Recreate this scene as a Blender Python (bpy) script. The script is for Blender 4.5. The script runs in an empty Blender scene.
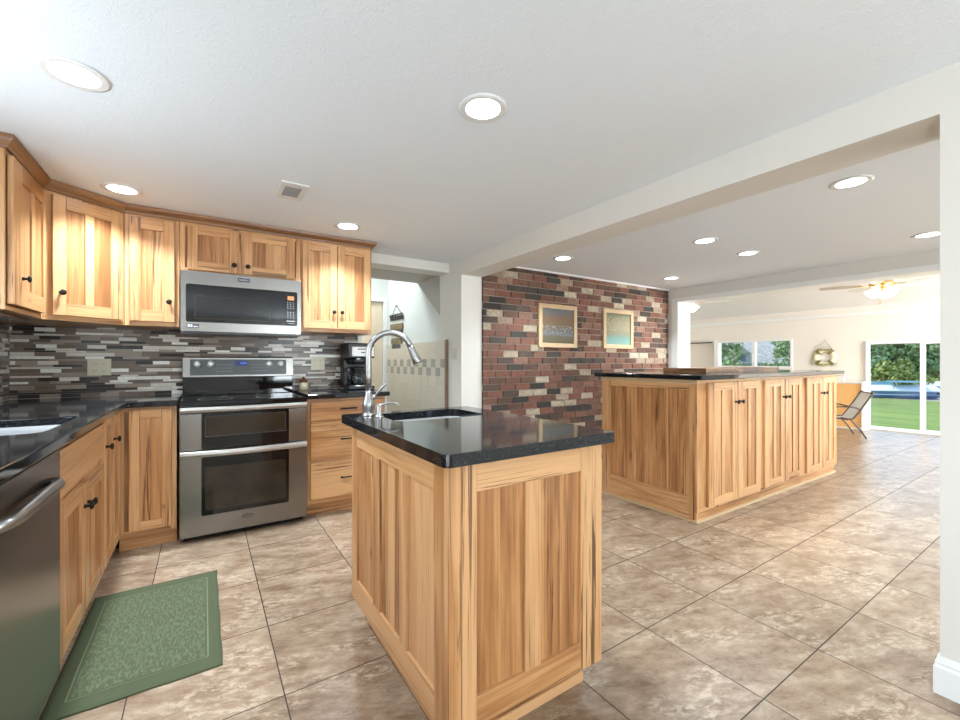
import bpy, bmesh, math, random
from mathutils import Vector, Matrix
from mathutils.geometry import tessellate_polygon

random.seed(7)
SC = bpy.context.scene
COL = SC.collection
PI = math.pi

# ---------------------------------------------------------------- camera
cam_d = bpy.data.cameras.new('camera')
cam_d.lens = 36 * 423.54 / 960
cam_d.sensor_width = 36
cam_d.shift_y = 1.16 / 960
cam_d.clip_start = 0.02
cam_d.clip_end = 400
cam = bpy.data.objects.new('camera', cam_d)
COL.objects.link(cam)
cam.location = (0, 0, 1.1645)
cam.rotation_euler = (PI / 2, 0, -0.57815)
SC.camera = cam

# ---------------------------------------------------------------- world, sun, exposure
SC.view_settings.view_transform = 'Standard'
SC.view_settings.look = 'None'
SC.view_settings.gamma = 1
SC.view_settings.use_curve_mapping = False
SC.view_settings.exposure = 0.52
W = bpy.data.worlds.new('sky')
SC.world = W
W.use_nodes = True
wn = W.node_tree
sky = wn.nodes.new('ShaderNodeTexSky')
sky.sky_type = 'NISHITA'
sky.sun_disc = False
sky.sun_elevation = math.radians(48)
sky.sun_rotation = math.radians(0)
wn.links.new(sky.outputs[0], wn.nodes['Background'].inputs[0])
wn.nodes['Background'].inputs[1].default_value = 0.40


def lamp(name, kind, loc, rot, energy, color=(1, 1, 1), **kw):
    l = bpy.data.lights.new(name, kind)
    l.energy = energy
    l.color = color
    for k, v in kw.items():
        setattr(l, k, v)
    o = bpy.data.objects.new(name, l)
    COL.objects.link(o)
    o.location = loc
    o.rotation_euler = rot
    return o


lamp('sun', 'SUN', (0, 0, 20), (math.radians(-42), math.radians(6), 0), 3.0, (1, 0.95, 0.86), angle=0.01)
# area lamps at unseen windows, added and tilted up to brighten the rooms
DAY = (0.83, 0.92, 1.0)
lamp('window_daylight', 'AREA', (-1.0, 1.75, 1.5), (0, math.radians(-95), 0), 12, DAY, shape='RECTANGLE', size=0.85, size_y=1.3)
lamp('window_daylight', 'AREA', (-1.0, -1.7, 1.2), (0, math.radians(-114), 0), 60, DAY, shape='RECTANGLE', size=1.7, size_y=2.6)  # fill at the added patio window on the left, behind the camera
lamp('window_daylight', 'AREA', (1.78, -3.85, 1.25), (math.radians(124), 0, 0), 72, DAY, shape='RECTANGLE', size=0.7, size_y=1.7)
lamp('window_daylight', 'AREA', (4.0, -3.85, 1.25), (math.radians(124), 0, 0), 125, DAY, shape='RECTANGLE', size=2.6, size_y=1.7)
lamp('window_daylight', 'AREA', (7.7, -3.85, 1.25), (math.radians(124), 0, math.radians(-4)), 560, (0.97, 0.98, 1), shape='RECTANGLE', size=2.4, size_y=1.9)
DOWN_W = 11.5
lamp('stairwell_light', 'AREA', (1.2, 5.15, 2.75), (0, 0, 0), 22, (0.9, 0.97, 1.0), shape='DISK', size=0.5)


# ---------------------------------------------------------------- node helpers
def new_mat(name):
    m = bpy.data.materials.new(name)
    m.use_nodes = True
    nt = m.node_tree
    for n in list(nt.nodes):
        nt.nodes.remove(n)
    out = nt.nodes.new('ShaderNodeOutputMaterial')
    b = nt.nodes.new('ShaderNodeBsdfPrincipled')
    nt.links.new(b.outputs[0], out.inputs[0])
    return m, nt, b


def N(nt, typ, **kw):
    n = nt.nodes.new(typ)
    for k, v in kw.items():
        if isinstance(k, str) and hasattr(n, k):
            setattr(n, k, v)
    return n


def ramp(nt, src, stops, interp='LINEAR'):
    r = nt.nodes.new('ShaderNodeValToRGB')
    r.color_ramp.interpolation = interp
    els = r.color_ramp.elements
    while len(els) < len(stops):
        els.new(0.5)
    for e, (p, c) in zip(els, stops):
        e.position = p
        e.color = (c[0], c[1], c[2], 1) if not isinstance(c, (int, float)) else (c, c, c, 1)
    nt.links.new(src, r.inputs[0])
    return r


def mix(nt, fac, a, b, blend='MIX'):
    m = nt.nodes.new('ShaderNodeMix')
    m.data_type = 'RGBA'
    m.blend_type = blend
    for s, v in ((m.inputs[0], fac), (m.inputs[6], a), (m.inputs[7], b)):
        if hasattr(v, 'is_output'):
            nt.links.new(v, s)
        elif isinstance(v, (int, float)):
            s.default_value = v
        else:
            s.default_value = (v[0], v[1], v[2], 1)
    return m.outputs[2]


def math_n(nt, op, a, b=0.0, c=None):
    m = nt.nodes.new('ShaderNodeMath')
    m.operation = op
    for s, v in zip(m.inputs, (a, b) if c is None else (a, b, c)):
        if hasattr(v, 'is_output'):
            nt.links.new(v, s)
        else:
            s.default_value = v
    return m.outputs[0]


def mapping(nt, src, scale=(1, 1, 1), loc=(0, 0, 0), rot=(0, 0, 0)):
    m = nt.nodes.new('ShaderNodeMapping')
    nt.links.new(src, m.inputs[0])
    m.inputs['Scale'].default_value = scale
    m.inputs['Location'].default_value = loc
    m.inputs['Rotation'].default_value = rot
    return m.outputs[0]


def noise(nt, vec, scale, detail=3, rough=0.55, dist=0.0):
    n = nt.nodes.new('ShaderNodeTexNoise')
    nt.links.new(vec, n.inputs['Vector'])
    n.inputs['Scale'].default_value = scale
    n.inputs['Detail'].default_value = detail
    n.inputs['Roughness'].default_value = rough
    n.inputs['Distortion'].default_value = dist
    return n.outputs[0]


def bump(nt, b, h, strength=0.2, dist=0.01):
    n = nt.nodes.new('ShaderNodeBump')
    n.inputs['Strength'].default_value = strength
    n.inputs['Distance'].default_value = dist
    nt.links.new(h, n.inputs['Height'])
    nt.links.new(n.outputs[0], b.inputs['Normal'])


def plain(name, col, rough=0.5, metal=0.0, var=0.04, scale=8.0, **kw):
    m, nt, b = new_mat(name)
    tc = nt.nodes.new('ShaderNodeTexCoord')
    n = noise(nt, tc.outputs['Object'], scale, 3)
    r = ramp(nt, n, [(0.3, [c * (1 - var) for c in col]), (0.7, [min(1, c * (1 + var)) for c in col])])
    nt.links.new(r.outputs[0], b.inputs['Base Color'])
    b.inputs['Roughness'].default_value = rough
    b.inputs['Metallic'].default_value = metal
    for k, v in kw.items():
        b.inputs[k.replace('_', ' ')].default_value = v
    return m


def emis(name, col, strength):
    m, nt, b = new_mat(name)
    b.inputs['Base Color'].default_value = (*col, 1)
    b.inputs['Emission Color'].default_value = (*col, 1)
    b.inputs['Emission Strength'].default_value = strength
    return m


def thin_glass(name, tint=(1, 1, 1), refl=1.0):
    m = bpy.data.materials.new(name)
    m.use_nodes = True
    nt = m.node_tree
    for n in list(nt.nodes):
        nt.nodes.remove(n)
    out = nt.nodes.new('ShaderNodeOutputMaterial')
    tr = nt.nodes.new('ShaderNodeBsdfTransparent')
    tr.inputs[0].default_value = (*tint, 1)
    gl = nt.nodes.new('ShaderNodeBsdfGlossy')
    gl.inputs['Roughness'].default_value = 0.02
    fr = nt.nodes.new('ShaderNodeFresnel')
    fr.inputs[0].default_value = 1.45
    mx = nt.nodes.new('ShaderNodeMixShader')
    f = math_n(nt, 'MULTIPLY', fr.outputs[0], refl)
    nt.links.new(f, mx.inputs[0])
    nt.links.new(tr.outputs[0], mx.inputs[1])
    nt.links.new(gl.outputs[0], mx.inputs[2])
    nt.links.new(mx.outputs[0], out.inputs[0])
    return m


# ---------------------------------------------------------------- materials
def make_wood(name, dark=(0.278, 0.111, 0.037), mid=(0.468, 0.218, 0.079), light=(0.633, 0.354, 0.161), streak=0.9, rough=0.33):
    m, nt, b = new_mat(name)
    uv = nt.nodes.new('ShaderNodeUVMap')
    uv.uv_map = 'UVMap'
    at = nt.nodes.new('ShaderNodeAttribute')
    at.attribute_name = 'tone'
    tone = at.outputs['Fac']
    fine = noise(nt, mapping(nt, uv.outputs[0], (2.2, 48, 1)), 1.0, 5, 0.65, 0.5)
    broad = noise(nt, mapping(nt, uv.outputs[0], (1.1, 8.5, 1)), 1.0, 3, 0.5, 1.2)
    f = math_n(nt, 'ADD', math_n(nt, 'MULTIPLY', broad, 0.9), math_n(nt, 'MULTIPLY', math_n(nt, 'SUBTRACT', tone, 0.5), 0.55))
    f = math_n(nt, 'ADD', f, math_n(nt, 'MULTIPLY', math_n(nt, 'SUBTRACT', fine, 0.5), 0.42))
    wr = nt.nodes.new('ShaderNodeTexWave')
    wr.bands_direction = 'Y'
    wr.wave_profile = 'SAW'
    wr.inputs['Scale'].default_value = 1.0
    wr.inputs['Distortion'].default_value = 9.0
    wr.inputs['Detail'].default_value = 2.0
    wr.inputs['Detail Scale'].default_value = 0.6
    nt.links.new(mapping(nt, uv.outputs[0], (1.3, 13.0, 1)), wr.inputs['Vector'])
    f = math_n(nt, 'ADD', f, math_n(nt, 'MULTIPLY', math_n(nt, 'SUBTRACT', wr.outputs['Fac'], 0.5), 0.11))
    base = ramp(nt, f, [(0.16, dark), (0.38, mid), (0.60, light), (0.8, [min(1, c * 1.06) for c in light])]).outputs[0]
    # dark mineral streaks along the grain
    sm = noise(nt, mapping(nt, uv.outputs[0], (0.9, 46, 1), (4, 9, 0)), 1.0, 4, 0.68, 1.2)
    sk = noise(nt, mapping(nt, uv.outputs[0], (0.9, 5, 1), (11, 2, 0)), 1.0, 1)
    s = ramp(nt, sm, [(0.55, 0), (0.61, 1)]).outputs[0]
    s2 = ramp(nt, sk, [(0.46, 0), (0.58, 1)]).outputs[0]
    s3 = math_n(nt, 'MULTIPLY', math_n(nt, 'MULTIPLY', s, s2), streak)
    col = mix(nt, s3, base, (0.12, 0.048, 0.018))
    # small knots
    vo = nt.nodes.new('ShaderNodeTexVoronoi')
    vo.inputs['Scale'].default_value = 1.0
    wv = noise(nt, mapping(nt, uv.outputs[0], (9, 20, 1)), 1.0, 2)
    va = nt.nodes.new('ShaderNodeVectorMath')
    va.operation = 'ADD'
    cv = nt.nodes.new('ShaderNodeCombineXYZ')
    nt.links.new(math_n(nt, 'MULTIPLY', wv, 0.3), cv.inputs[0])
    nt.links.new(mapping(nt, uv.outputs[0], (2.3, 7.0, 1)), va.inputs[0])
    nt.links.new(cv.outputs[0], va.inputs[1])
    nt.links.new(va.outputs[0], vo.inputs['Vector'])
    kn = ramp(nt, vo.outputs['Distance'], [(0.035, 1), (0.10, 0)]).outputs[0]
    pick = nt.nodes.new('ShaderNodeSeparateColor')
    nt.links.new(vo.outputs['Color'], pick.inputs[0])
    kk = math_n(nt, 'MULTIPLY', kn, math_n(nt, 'GREATER_THAN', pick.outputs[0], 0.42))
    col = mix(nt, math_n(nt, 'MULTIPLY', kk, 0.85), col, (0.13, 0.05, 0.02))
    nt.links.new(col, b.inputs['Base Color'])
    b.inputs['Roughness'].default_value = rough
    bump(nt, b, fine, 0.06, 0.002)
    return m


M = {}
M['wood'] = make_wood('hickory')
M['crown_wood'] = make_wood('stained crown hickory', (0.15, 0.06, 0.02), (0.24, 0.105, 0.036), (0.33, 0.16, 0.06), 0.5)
M['pale_wood'] = make_wood('pale pine', (0.36, 0.22, 0.10), (0.47, 0.31, 0.16), (0.55, 0.39, 0.22), 0.3)
M['board_wood'] = make_wood('dark block wood', (0.04, 0.014, 0.006), (0.13, 0.055, 0.02), (0.30, 0.145, 0.055), 0.6)


def granite():
    m, nt, b = new_mat('black granite')
    tc = nt.nodes.new('ShaderNodeTexCoord')
    v = nt.nodes.new('ShaderNodeTexVoronoi')
    v.inputs['Scale'].default_value = 330
    nt.links.new(tc.outputs['Object'], v.inputs['Vector'])
    sp = nt.nodes.new('ShaderNodeSeparateColor')
    nt.links.new(v.outputs['Color'], sp.inputs[0])
    r = ramp(nt, sp.outputs[0], [(0.0, (0.003, 0.0035, 0.004)), (0.62, (0.005, 0.006, 0.007)), (0.86, (0.012, 0.014, 0.016)), (0.97, (0.05, 0.055, 0.06))])
    n = noise(nt, tc.outputs['Object'], 14, 3)
    c = mix(nt, ramp(nt, n, [(0.45, 0), (0.75, 0.5)]).outputs[0], r.outputs[0], (0.014, 0.016, 0.018))
    nt.links.new(c, b.inputs['Base Color'])
    b.inputs['Roughness'].default_value = 0.07
    b.inputs['IOR'].default_value = 1.5
    return m


M['granite'] = granite()


def steel(name, base=0.27, rough=0.27, tint=(1.0, 0.95, 0.90)):
    m, nt, b = new_mat(name)
    tc = nt.nodes.new('ShaderNodeTexCoord')
    n = noise(nt, mapping(nt, tc.outputs['Object'], (1, 1, 14)), 1.0, 1)
    r = ramp(nt, n, [(0.3, [base * 0.97 * t for t in tint]), (0.7, [base * 1.03 * t for t in tint])])
    nt.links.new(r.outputs[0], b.inputs['Base Color'])
    b.inputs['Roughness'].default_value = rough
    b.inputs['Metallic'].default_value = 1
    return m


M['steel'] = steel('brushed stainless steel')
M['bright_steel'] = steel('bright handle steel', 0.55, 0.3)
M['nickel'] = steel('brushed nickel', 0.34, 0.36, (1, 0.97, 0.94))
M['sink_steel'] = steel('sink steel', 0.55, 0.33, (0.96, 0.98, 1.0))
M['knob_metal'] = plain('oil rubbed bronze', (0.025, 0.02, 0.018), 0.35, 0.7)
M['black_glass'] = plain('black glass', (0.004, 0.004, 0.005), 0.05, 0, var=0.1)
M['oven_window'] = plain('dark oven window glass', (0.03, 0.022, 0.014), 0.09, 0, var=0.35, scale=5)
M['black'] = plain('black plastic', (0.006, 0.006, 0.007), 0.4)
M['panel_grey'] = plain('charcoal control panel', (0.075, 0.08, 0.085), 0.3)
M['dark_gap'] = plain('black enamel', (0.006, 0.006, 0.006), 0.6)
M['white_knob'] = plain('white knob metal', (0.72, 0.72, 0.70), 0.3, 0.3)
M['print_grey'] = plain('grey print', (0.42, 0.42, 0.42), 0.5)
M['print_white'] = plain('white print', (0.8, 0.8, 0.8), 0.5)
M['display_blue'] = emis('blue display', (0.015, 0.025, 0.12), 0.5)
M['display_glow'] = emis('display digits', (0.12, 0.3, 0.75), 1.0)
M['display_orange'] = emis('orange display', (0.55, 0.16, 0.06), 0.7)
M['logo_blue'] = plain('navy badge', (0.03, 0.035, 0.09), 0.3)
M['wall'] = plain('warm white wall paint', (0.73, 0.70, 0.645), 0.6, var=0.01, scale=3)
M['taupe'] = plain('taupe wall paint', (0.46, 0.42, 0.37), 0.6, var=0.01, scale=3)  # hall soffit colour, also used for the painted wall shade
M['hall_paint'] = plain('pale grey wall paint', (0.66, 0.69, 0.665), 0.6, var=0.01, scale=3)
M['cream'] = plain('cream wall paint', (0.82, 0.775, 0.70), 0.6, var=0.01, scale=3)
M['trim'] = plain('white trim paint', (0.83, 0.83, 0.81), 0.35, var=0.01)
M['ivory'] = plain('ivory plastic', (0.62, 0.56, 0.40), 0.35)
M['almond'] = plain('almond plastic', (0.62, 0.60, 0.52), 0.35)
M['slot'] = plain('outlet slots', (0.08, 0.07, 0.05), 0.6)
M['lens'] = emis('downlight lens', (1.0, 0.99, 0.97), 7.0)
M['fan_shade'] = emis('frosted fan glass', (1.0, 0.96, 0.88), 5.0)
M['brass'] = plain('polished brass', (0.62, 0.42, 0.16), 0.25, 0.9)
M['fan_white'] = plain('white fan blade', (0.78, 0.76, 0.72), 0.4)
M['fan_grey'] = plain('weathered fan blade', (0.45, 0.40, 0.34), 0.5)
M['glass'] = thin_glass('window glass', (0.96, 0.985, 0.975), 0.5)
M['carafe_glass'] = thin_glass('carafe glass', (0.75, 0.78, 0.78), 1.0)
M['vinyl'] = plain('white vinyl', (0.84, 0.85, 0.84), 0.35, var=0.01)
M['bronze_trim'] = plain('bronze tile trim', (0.22, 0.15, 0.10), 0.4, 0.3)
M['vent_white'] = plain('white vent metal', (0.78, 0.78, 0.76), 0.45)
M['vent_dark'] = plain('vent shadow grey', (0.30, 0.29, 0.28), 0.7)
M['roof'] = plain('grey shingle roof', (0.50, 0.45, 0.40), 0.85, var=0.25, scale=5)
M['siding'] = plain('grey house siding', (0.42, 0.44, 0.45), 0.8)
M['bark'] = plain('tree bark', (0.075, 0.055, 0.04), 0.9, var=0.3, scale=5)
M['sling'] = plain('light sling fabric', (0.80, 0.78, 0.74), 0.7)
M['chair_frame'] = plain('dark bronze chair frame', (0.08, 0.065, 0.055), 0.35, 0.4)
M['olive'] = plain('olive brown cord', (0.20, 0.17, 0.07), 0.8)
M['ring_yellow'] = plain('pale yellow ring paint', (0.80, 0.77, 0.50), 0.55)
M['cord_black'] = plain('black cord', (0.01, 0.01, 0.01), 0.5)
M['jar_glass'] = plain('cream candle wax in glass', (0.55, 0.46, 0.30), 0.2)
M['jar_lid'] = plain('copper brown jar lid', (0.20, 0.055, 0.025), 0.3, 0.5)
M['boat_cover'] = plain('white boat cover', (0.68, 0.72, 0.76), 0.6)
M['boat_blue'] = plain('blue boat panel', (0.10, 0.17, 0.30), 0.4)
M['boat_teal'] = plain('teal canopy fabric', (0.08, 0.20, 0.24), 0.6)
M['sign_dark'] = plain('dark metal letters', (0.05, 0.05, 0.045), 0.6)
M['sign_plank_a'] = plain('weathered tan plank', (0.22, 0.17, 0.09), 0.8, var=0.3, scale=40)
M['sign_plank_b'] = plain('weathered charcoal plank', (0.10, 0.10, 0.09), 0.8, var=0.3, scale=40)
M['sign_plank_c'] = plain('weathered pale plank', (0.45, 0.43, 0.36), 0.8, var=0.3, scale=40)
M['white_top'] = plain('white laminate top', (0.82, 0.80, 0.76), 0.4)
M['asphalt'] = plain('grey gravel shore', (0.36, 0.35, 0.33), 0.9, var=0.2)
M['water'] = plain('grey green water', (0.12, 0.18, 0.19), 0.15)


def ceiling_mat():
    m, nt, b = new_mat('textured white ceiling')
    tc = nt.nodes.new('ShaderNodeTexCoord')
    wa = noise(nt, tc.outputs['Object'], 9, 2)
    n = noise(nt, tc.outputs['Object'], 26, 2, 0.4, 2.2)
    r = ramp(nt, n, [(0.50, 0), (0.54, 1), (0.60, 0.2)])
    h = math_n(nt, 'MULTIPLY', r.outputs[0], wa)
    b.inputs['Base Color'].default_value = (0.85, 0.895, 0.925, 1)
    b.inputs['Roughness'].default_value = 0.75
    bump(nt, b, h, 0.30, 0.006)
    return m


M['ceiling'] = ceiling_mat()


def tile_mat():
    m, nt, b = new_mat('travertine look floor tile')
    uv = nt.nodes.new('ShaderNodeUVMap')
    uv.uv_map = 'UVMap'
    at = nt.nodes.new('ShaderNodeAttribute')
    at.attribute_name = 'tone'
    v = mapping(nt, uv.outputs[0], (1, 1, 1), rot=(0, 0, 0.35))
    a = noise(nt, mapping(nt, v, (6.0, 13.0, 1)), 1.0, 8, 0.72, 0.25)
    c = ramp(nt, a, [(0.36, (0.179, 0.108, 0.061)), (0.45, (0.258, 0.172, 0.108)), (0.55, (0.324, 0.232, 0.155)), (0.66, (0.416, 0.316, 0.220))]).outputs[0]
    ve = noise(nt, mapping(nt, v, (20, 44, 1), (3, 3, 0)), 1.0, 6, 0.78, 0.4)
    vm = noise(nt, mapping(nt, v, (2.2, 6.5, 1), (7, 1, 0)), 1.0, 3, 0.6)
    vv = math_n(nt, 'MULTIPLY', ramp(nt, ve, [(0.49, 0), (0.57, 1)]).outputs[0], ramp(nt, vm, [(0.47, 0), (0.60, 0.8)]).outputs[0])
    c = mix(nt, vv, c, (0.516, 0.408, 0.295))
    dv = math_n(nt, 'MULTIPLY', ramp(nt, ve, [(0.38, 1), (0.44, 0)]).outputs[0], ramp(nt, vm, [(0.40, 0.9), (0.58, 0.15)]).outputs[0])
    c = mix(nt, math_n(nt, 'MULTIPLY', dv, 0.6), c, (0.141, 0.076, 0.043))
    t = ramp(nt, at.outputs['Fac'], [(0, 0.90), (1, 1.08)]).outputs[0]
    c = mix(nt, 1.0, c, t, 'MULTIPLY')
    nt.links.new(c, b.inputs['Base Color'])
    b.inputs['Roughness'].default_value = 0.30
    bump(nt, b, ve, 0.05, 0.002)
    return m


M['tile'] = tile_mat()
M['grout'] = plain('dark brown grout', (0.06, 0.045, 0.035), 0.8, var=0.1, scale=30)


def attr_mat(name, rough, stops, fine=0.12, scale=90, interp='LINEAR', bumpy=0.0):
    m, nt, b = new_mat(name)
    at = nt.nodes.new('ShaderNodeAttribute')
    at.attribute_name = 'tone'
    tc = nt.nodes.new('ShaderNodeTexCoord')
    n = noise(nt, tc.outputs['Object'], scale, 4)
    c = ramp(nt, at.outputs['Fac'], stops, interp).outputs[0]
    k = ramp(nt, n, [(0.3, 1 - fine), (0.7, 1 + fine)]).outputs[0]
    c = mix(nt, 1.0, c, k, 'MULTIPLY')
    nt.links.new(c, b.inputs['Base Color'])
    b.inputs['Roughness'].default_value = rough
    if 'mosaic' in name:
        b.inputs['Specular IOR Level'].default_value = 0.3
    if bumpy:
        bump(nt, b, n, bumpy, 0.004)
    return m


M['brick'] = attr_mat('mixed red, brown and cream brick', 0.85, [
    (0.0, (0.040, 0.034, 0.029)), (0.13, (0.068, 0.054, 0.041)), (0.22, (0.103, 0.057, 0.038)), (0.36, (0.168, 0.070, 0.045)),
    (0.52, (0.208, 0.086, 0.056)), (0.64, (0.160, 0.081, 0.052)), (0.78, (0.240, 0.126, 0.087)), (0.86, (0.367, 0.285, 0.202)), (1.0, (0.463, 0.390, 0.284))],
    0.30, 45, bumpy=0.4)
M['mortar'] = plain('grey mortar', (0.36, 0.31, 0.26), 0.9, var=0.15, scale=60)
M['mosaic'] = attr_mat('mixed glass and stone strip mosaic', 0.22, [
    (0.0, (0.012, 0.006, 0.004)), (0.22, (0.028, 0.015, 0.009)), (0.26, (0.12, 0.078, 0.052)), (0.48, (0.19, 0.132, 0.095)),
    (0.52, (0.27, 0.205, 0.16)), (0.74, (0.33, 0.27, 0.215)), (0.78, (0.60, 0.54, 0.46)), (0.90, (0.68, 0.62, 0.54)), (0.94, (0.84, 0.82, 0.76)), (1.0, (0.88, 0.86, 0.80))],
    0.12, 120)
M['mosaic_grout'] = plain('taupe grout', (0.23, 0.20, 0.17), 0.8)
M['wains'] = attr_mat('glazed beige wall tile', 0.12, [(0.0, (0.33, 0.32, 0.28)), (0.3, (0.37, 0.35, 0.31)), (0.5, (0.58, 0.52, 0.43)), (1.0, (0.63, 0.57, 0.47))], 0.03, 20)
M['wains_grout'] = plain('cream grout', (0.64, 0.60, 0.52), 0.7)
M['leaf'] = attr_mat('green foliage', 0.75, [(0, (0.10, 0.14, 0.06)), (0.5, (0.24, 0.34, 0.14)), (1, (0.46, 0.56, 0.28))], 0.1, 3)
M['leaf_yellow'] = attr_mat('yellow green foliage', 0.75, [(0, (0.09, 0.13, 0.02)), (0.5, (0.22, 0.26, 0.05)), (1, (0.42, 0.42, 0.12))], 0.1, 3)


def lawn_mat():
    m, nt, b = new_mat('mown lawn')
    tc = nt.nodes.new('ShaderNodeTexCoord')
    a = noise(nt, mapping(nt, tc.outputs['Object'], (0.5, 0.12, 1)), 3.0, 4)
    c = ramp(nt, a, [(0.32, (0.074, 0.128, 0.008)), (0.5, (0.115, 0.185, 0.011)), (0.7, (0.201, 0.236, 0.026))]).outputs[0]
    n = noise(nt, tc.outputs['Object'], 60, 2)
    c = mix(nt, 1.0, c, ramp(nt, n, [(0.3, 0.8), (0.7, 1.2)]).outputs[0], 'MULTIPLY')
    nt.links.new(c, b.inputs['Base Color'])
    b.inputs['Roughness'].default_value = 0.9
    return m


M['lawn'] = lawn_mat()


def rug_mat(inner):
    m, nt, b = new_mat('green woven rug field' if inner else 'green woven rug border')
    tc = nt.nodes.new('ShaderNodeTexCoord')
    wv = nt.nodes.new('ShaderNodeTexWave')
    wv.inputs['Scale'].default_value = 120
    wv.inputs['Distortion'].default_value = 0.5
    nt.links.new(tc.outputs['Object'], wv.inputs['Vector'])
    base = ramp(nt, wv.outputs[0], [(0.2, (0.06, 0.075, 0.034)), (0.8, (0.10, 0.12, 0.058))]).outputs[0]
    if inner:
        n = noise(nt, mapping(nt, tc.outputs['Object'], (120, 42, 1), rot=(0, 0, 0.3)), 1.0, 3, 0.6, 0.5)
        f = ramp(nt, n, [(0.46, 0), (0.60, 1)]).outputs[0]
        base = mix(nt, f, base, (0.135, 0.16, 0.085))
    nt.links.new(base, b.inputs['Base Color'])
    b.inputs['Roughness'].default_value = 0.95
    bump(nt, b, wv.outputs[0], 0.5, 0.003)
    return m


M['rug'] = rug_mat(False)
M['rug_in'] = rug_mat(True)
M['rug_line'] = plain('pale green rug line', (0.15, 0.175, 0.095), 0.95)


def wicker_mat():
    m, nt, b = new_mat('orange woven lattice')
    tc = nt.nodes.new('ShaderNodeTexCoord')
    cs = []
    for r in (0.785, -0.785):
        wv = nt.nodes.new('ShaderNodeTexWave')
        wv.bands_direction = 'Y'
        wv.inputs['Scale'].default_value = 9
        nt.links.new(mapping(nt, tc.outputs['Object'], (1, 1, 1), rot=(r, 0, 0)), wv.inputs['Vector'])
        cs.append(wv.outputs[0])
    f = math_n(nt, 'MAXIMUM', cs[0], cs[1])
    c = ramp(nt, f, [(0.45, (0.70, 0.33, 0.09)), (0.95, (0.88, 0.55, 0.24))]).outputs[0]
    nt.links.new(c, b.inputs['Base Color'])
    b.inputs['Roughness'].default_value = 0.5
    return m


M['wicker'] = wicker_mat()


def picture_mat(name, stops, spots):
    """a small landscape print: horizontal bands with mottling"""
    m, nt, b = new_mat(name)
    tc = nt.nodes.new('ShaderNodeTexCoord')
    sp = nt.nodes.new('ShaderNodeSeparateXYZ')
    nt.links.new(tc.outputs['Generated'], sp.inputs[0])
    n = noise(nt, mapping(nt, tc.outputs['Generated'], (5, 1, 7)), 1.0, 4)
    z = math_n(nt, 'ADD', sp.outputs[2], math_n(nt, 'MULTIPLY', math_n(nt, 'SUBTRACT', n, 0.5), 0.18))
    c = ramp(nt, z, stops).outputs[0]
    n2 = noise(nt, mapping(nt, tc.outputs['Generated'], (16, 1, 18)), 1.0, 3)
    lo, hi, scol = spots
    band = math_n(nt, 'MULTIPLY', math_n(nt, 'GREATER_THAN', sp.outputs[2], lo), math_n(nt, 'LESS_THAN', sp.outputs[2], hi))
    c = mix(nt, math_n(nt, 'MULTIPLY', band, ramp(nt, n2, [(0.50, 0), (0.68, 1)]).outputs[0]), c, scol)
    nt.links.new(c, b.inputs['Base Color'])
    b.inputs['Roughness'].default_value = 0.5
    b.inputs['Specular IOR Level'].default_value = 0.2
    return m


M['print_a'] = picture_mat('harbour print', [(0, (0.124, 0.105, 0.062)), (0.2, (0.136, 0.124, 0.081)), (0.24, (0.186, 0.198, 0.205)), (0.35, (0.124, 0.118, 0.112)), (0.5, (0.174, 0.124, 0.074)), (0.7, (0.211, 0.124, 0.068)), (0.85, (0.155, 0.143, 0.136)), (1, (0.149, 0.161, 0.167))], (0.3, 0.52, (0.409, 0.422, 0.422)))
M['print_b'] = picture_mat('shoreline print', [(0, (0.186, 0.322, 0.273)), (0.22, (0.149, 0.260, 0.223)), (0.35, (0.223, 0.211, 0.136)), (0.6, (0.248, 0.205, 0.124)), (1, (0.155, 0.161, 0.099))], (0.45, 0.9, (0.384, 0.372, 0.248)))


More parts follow.
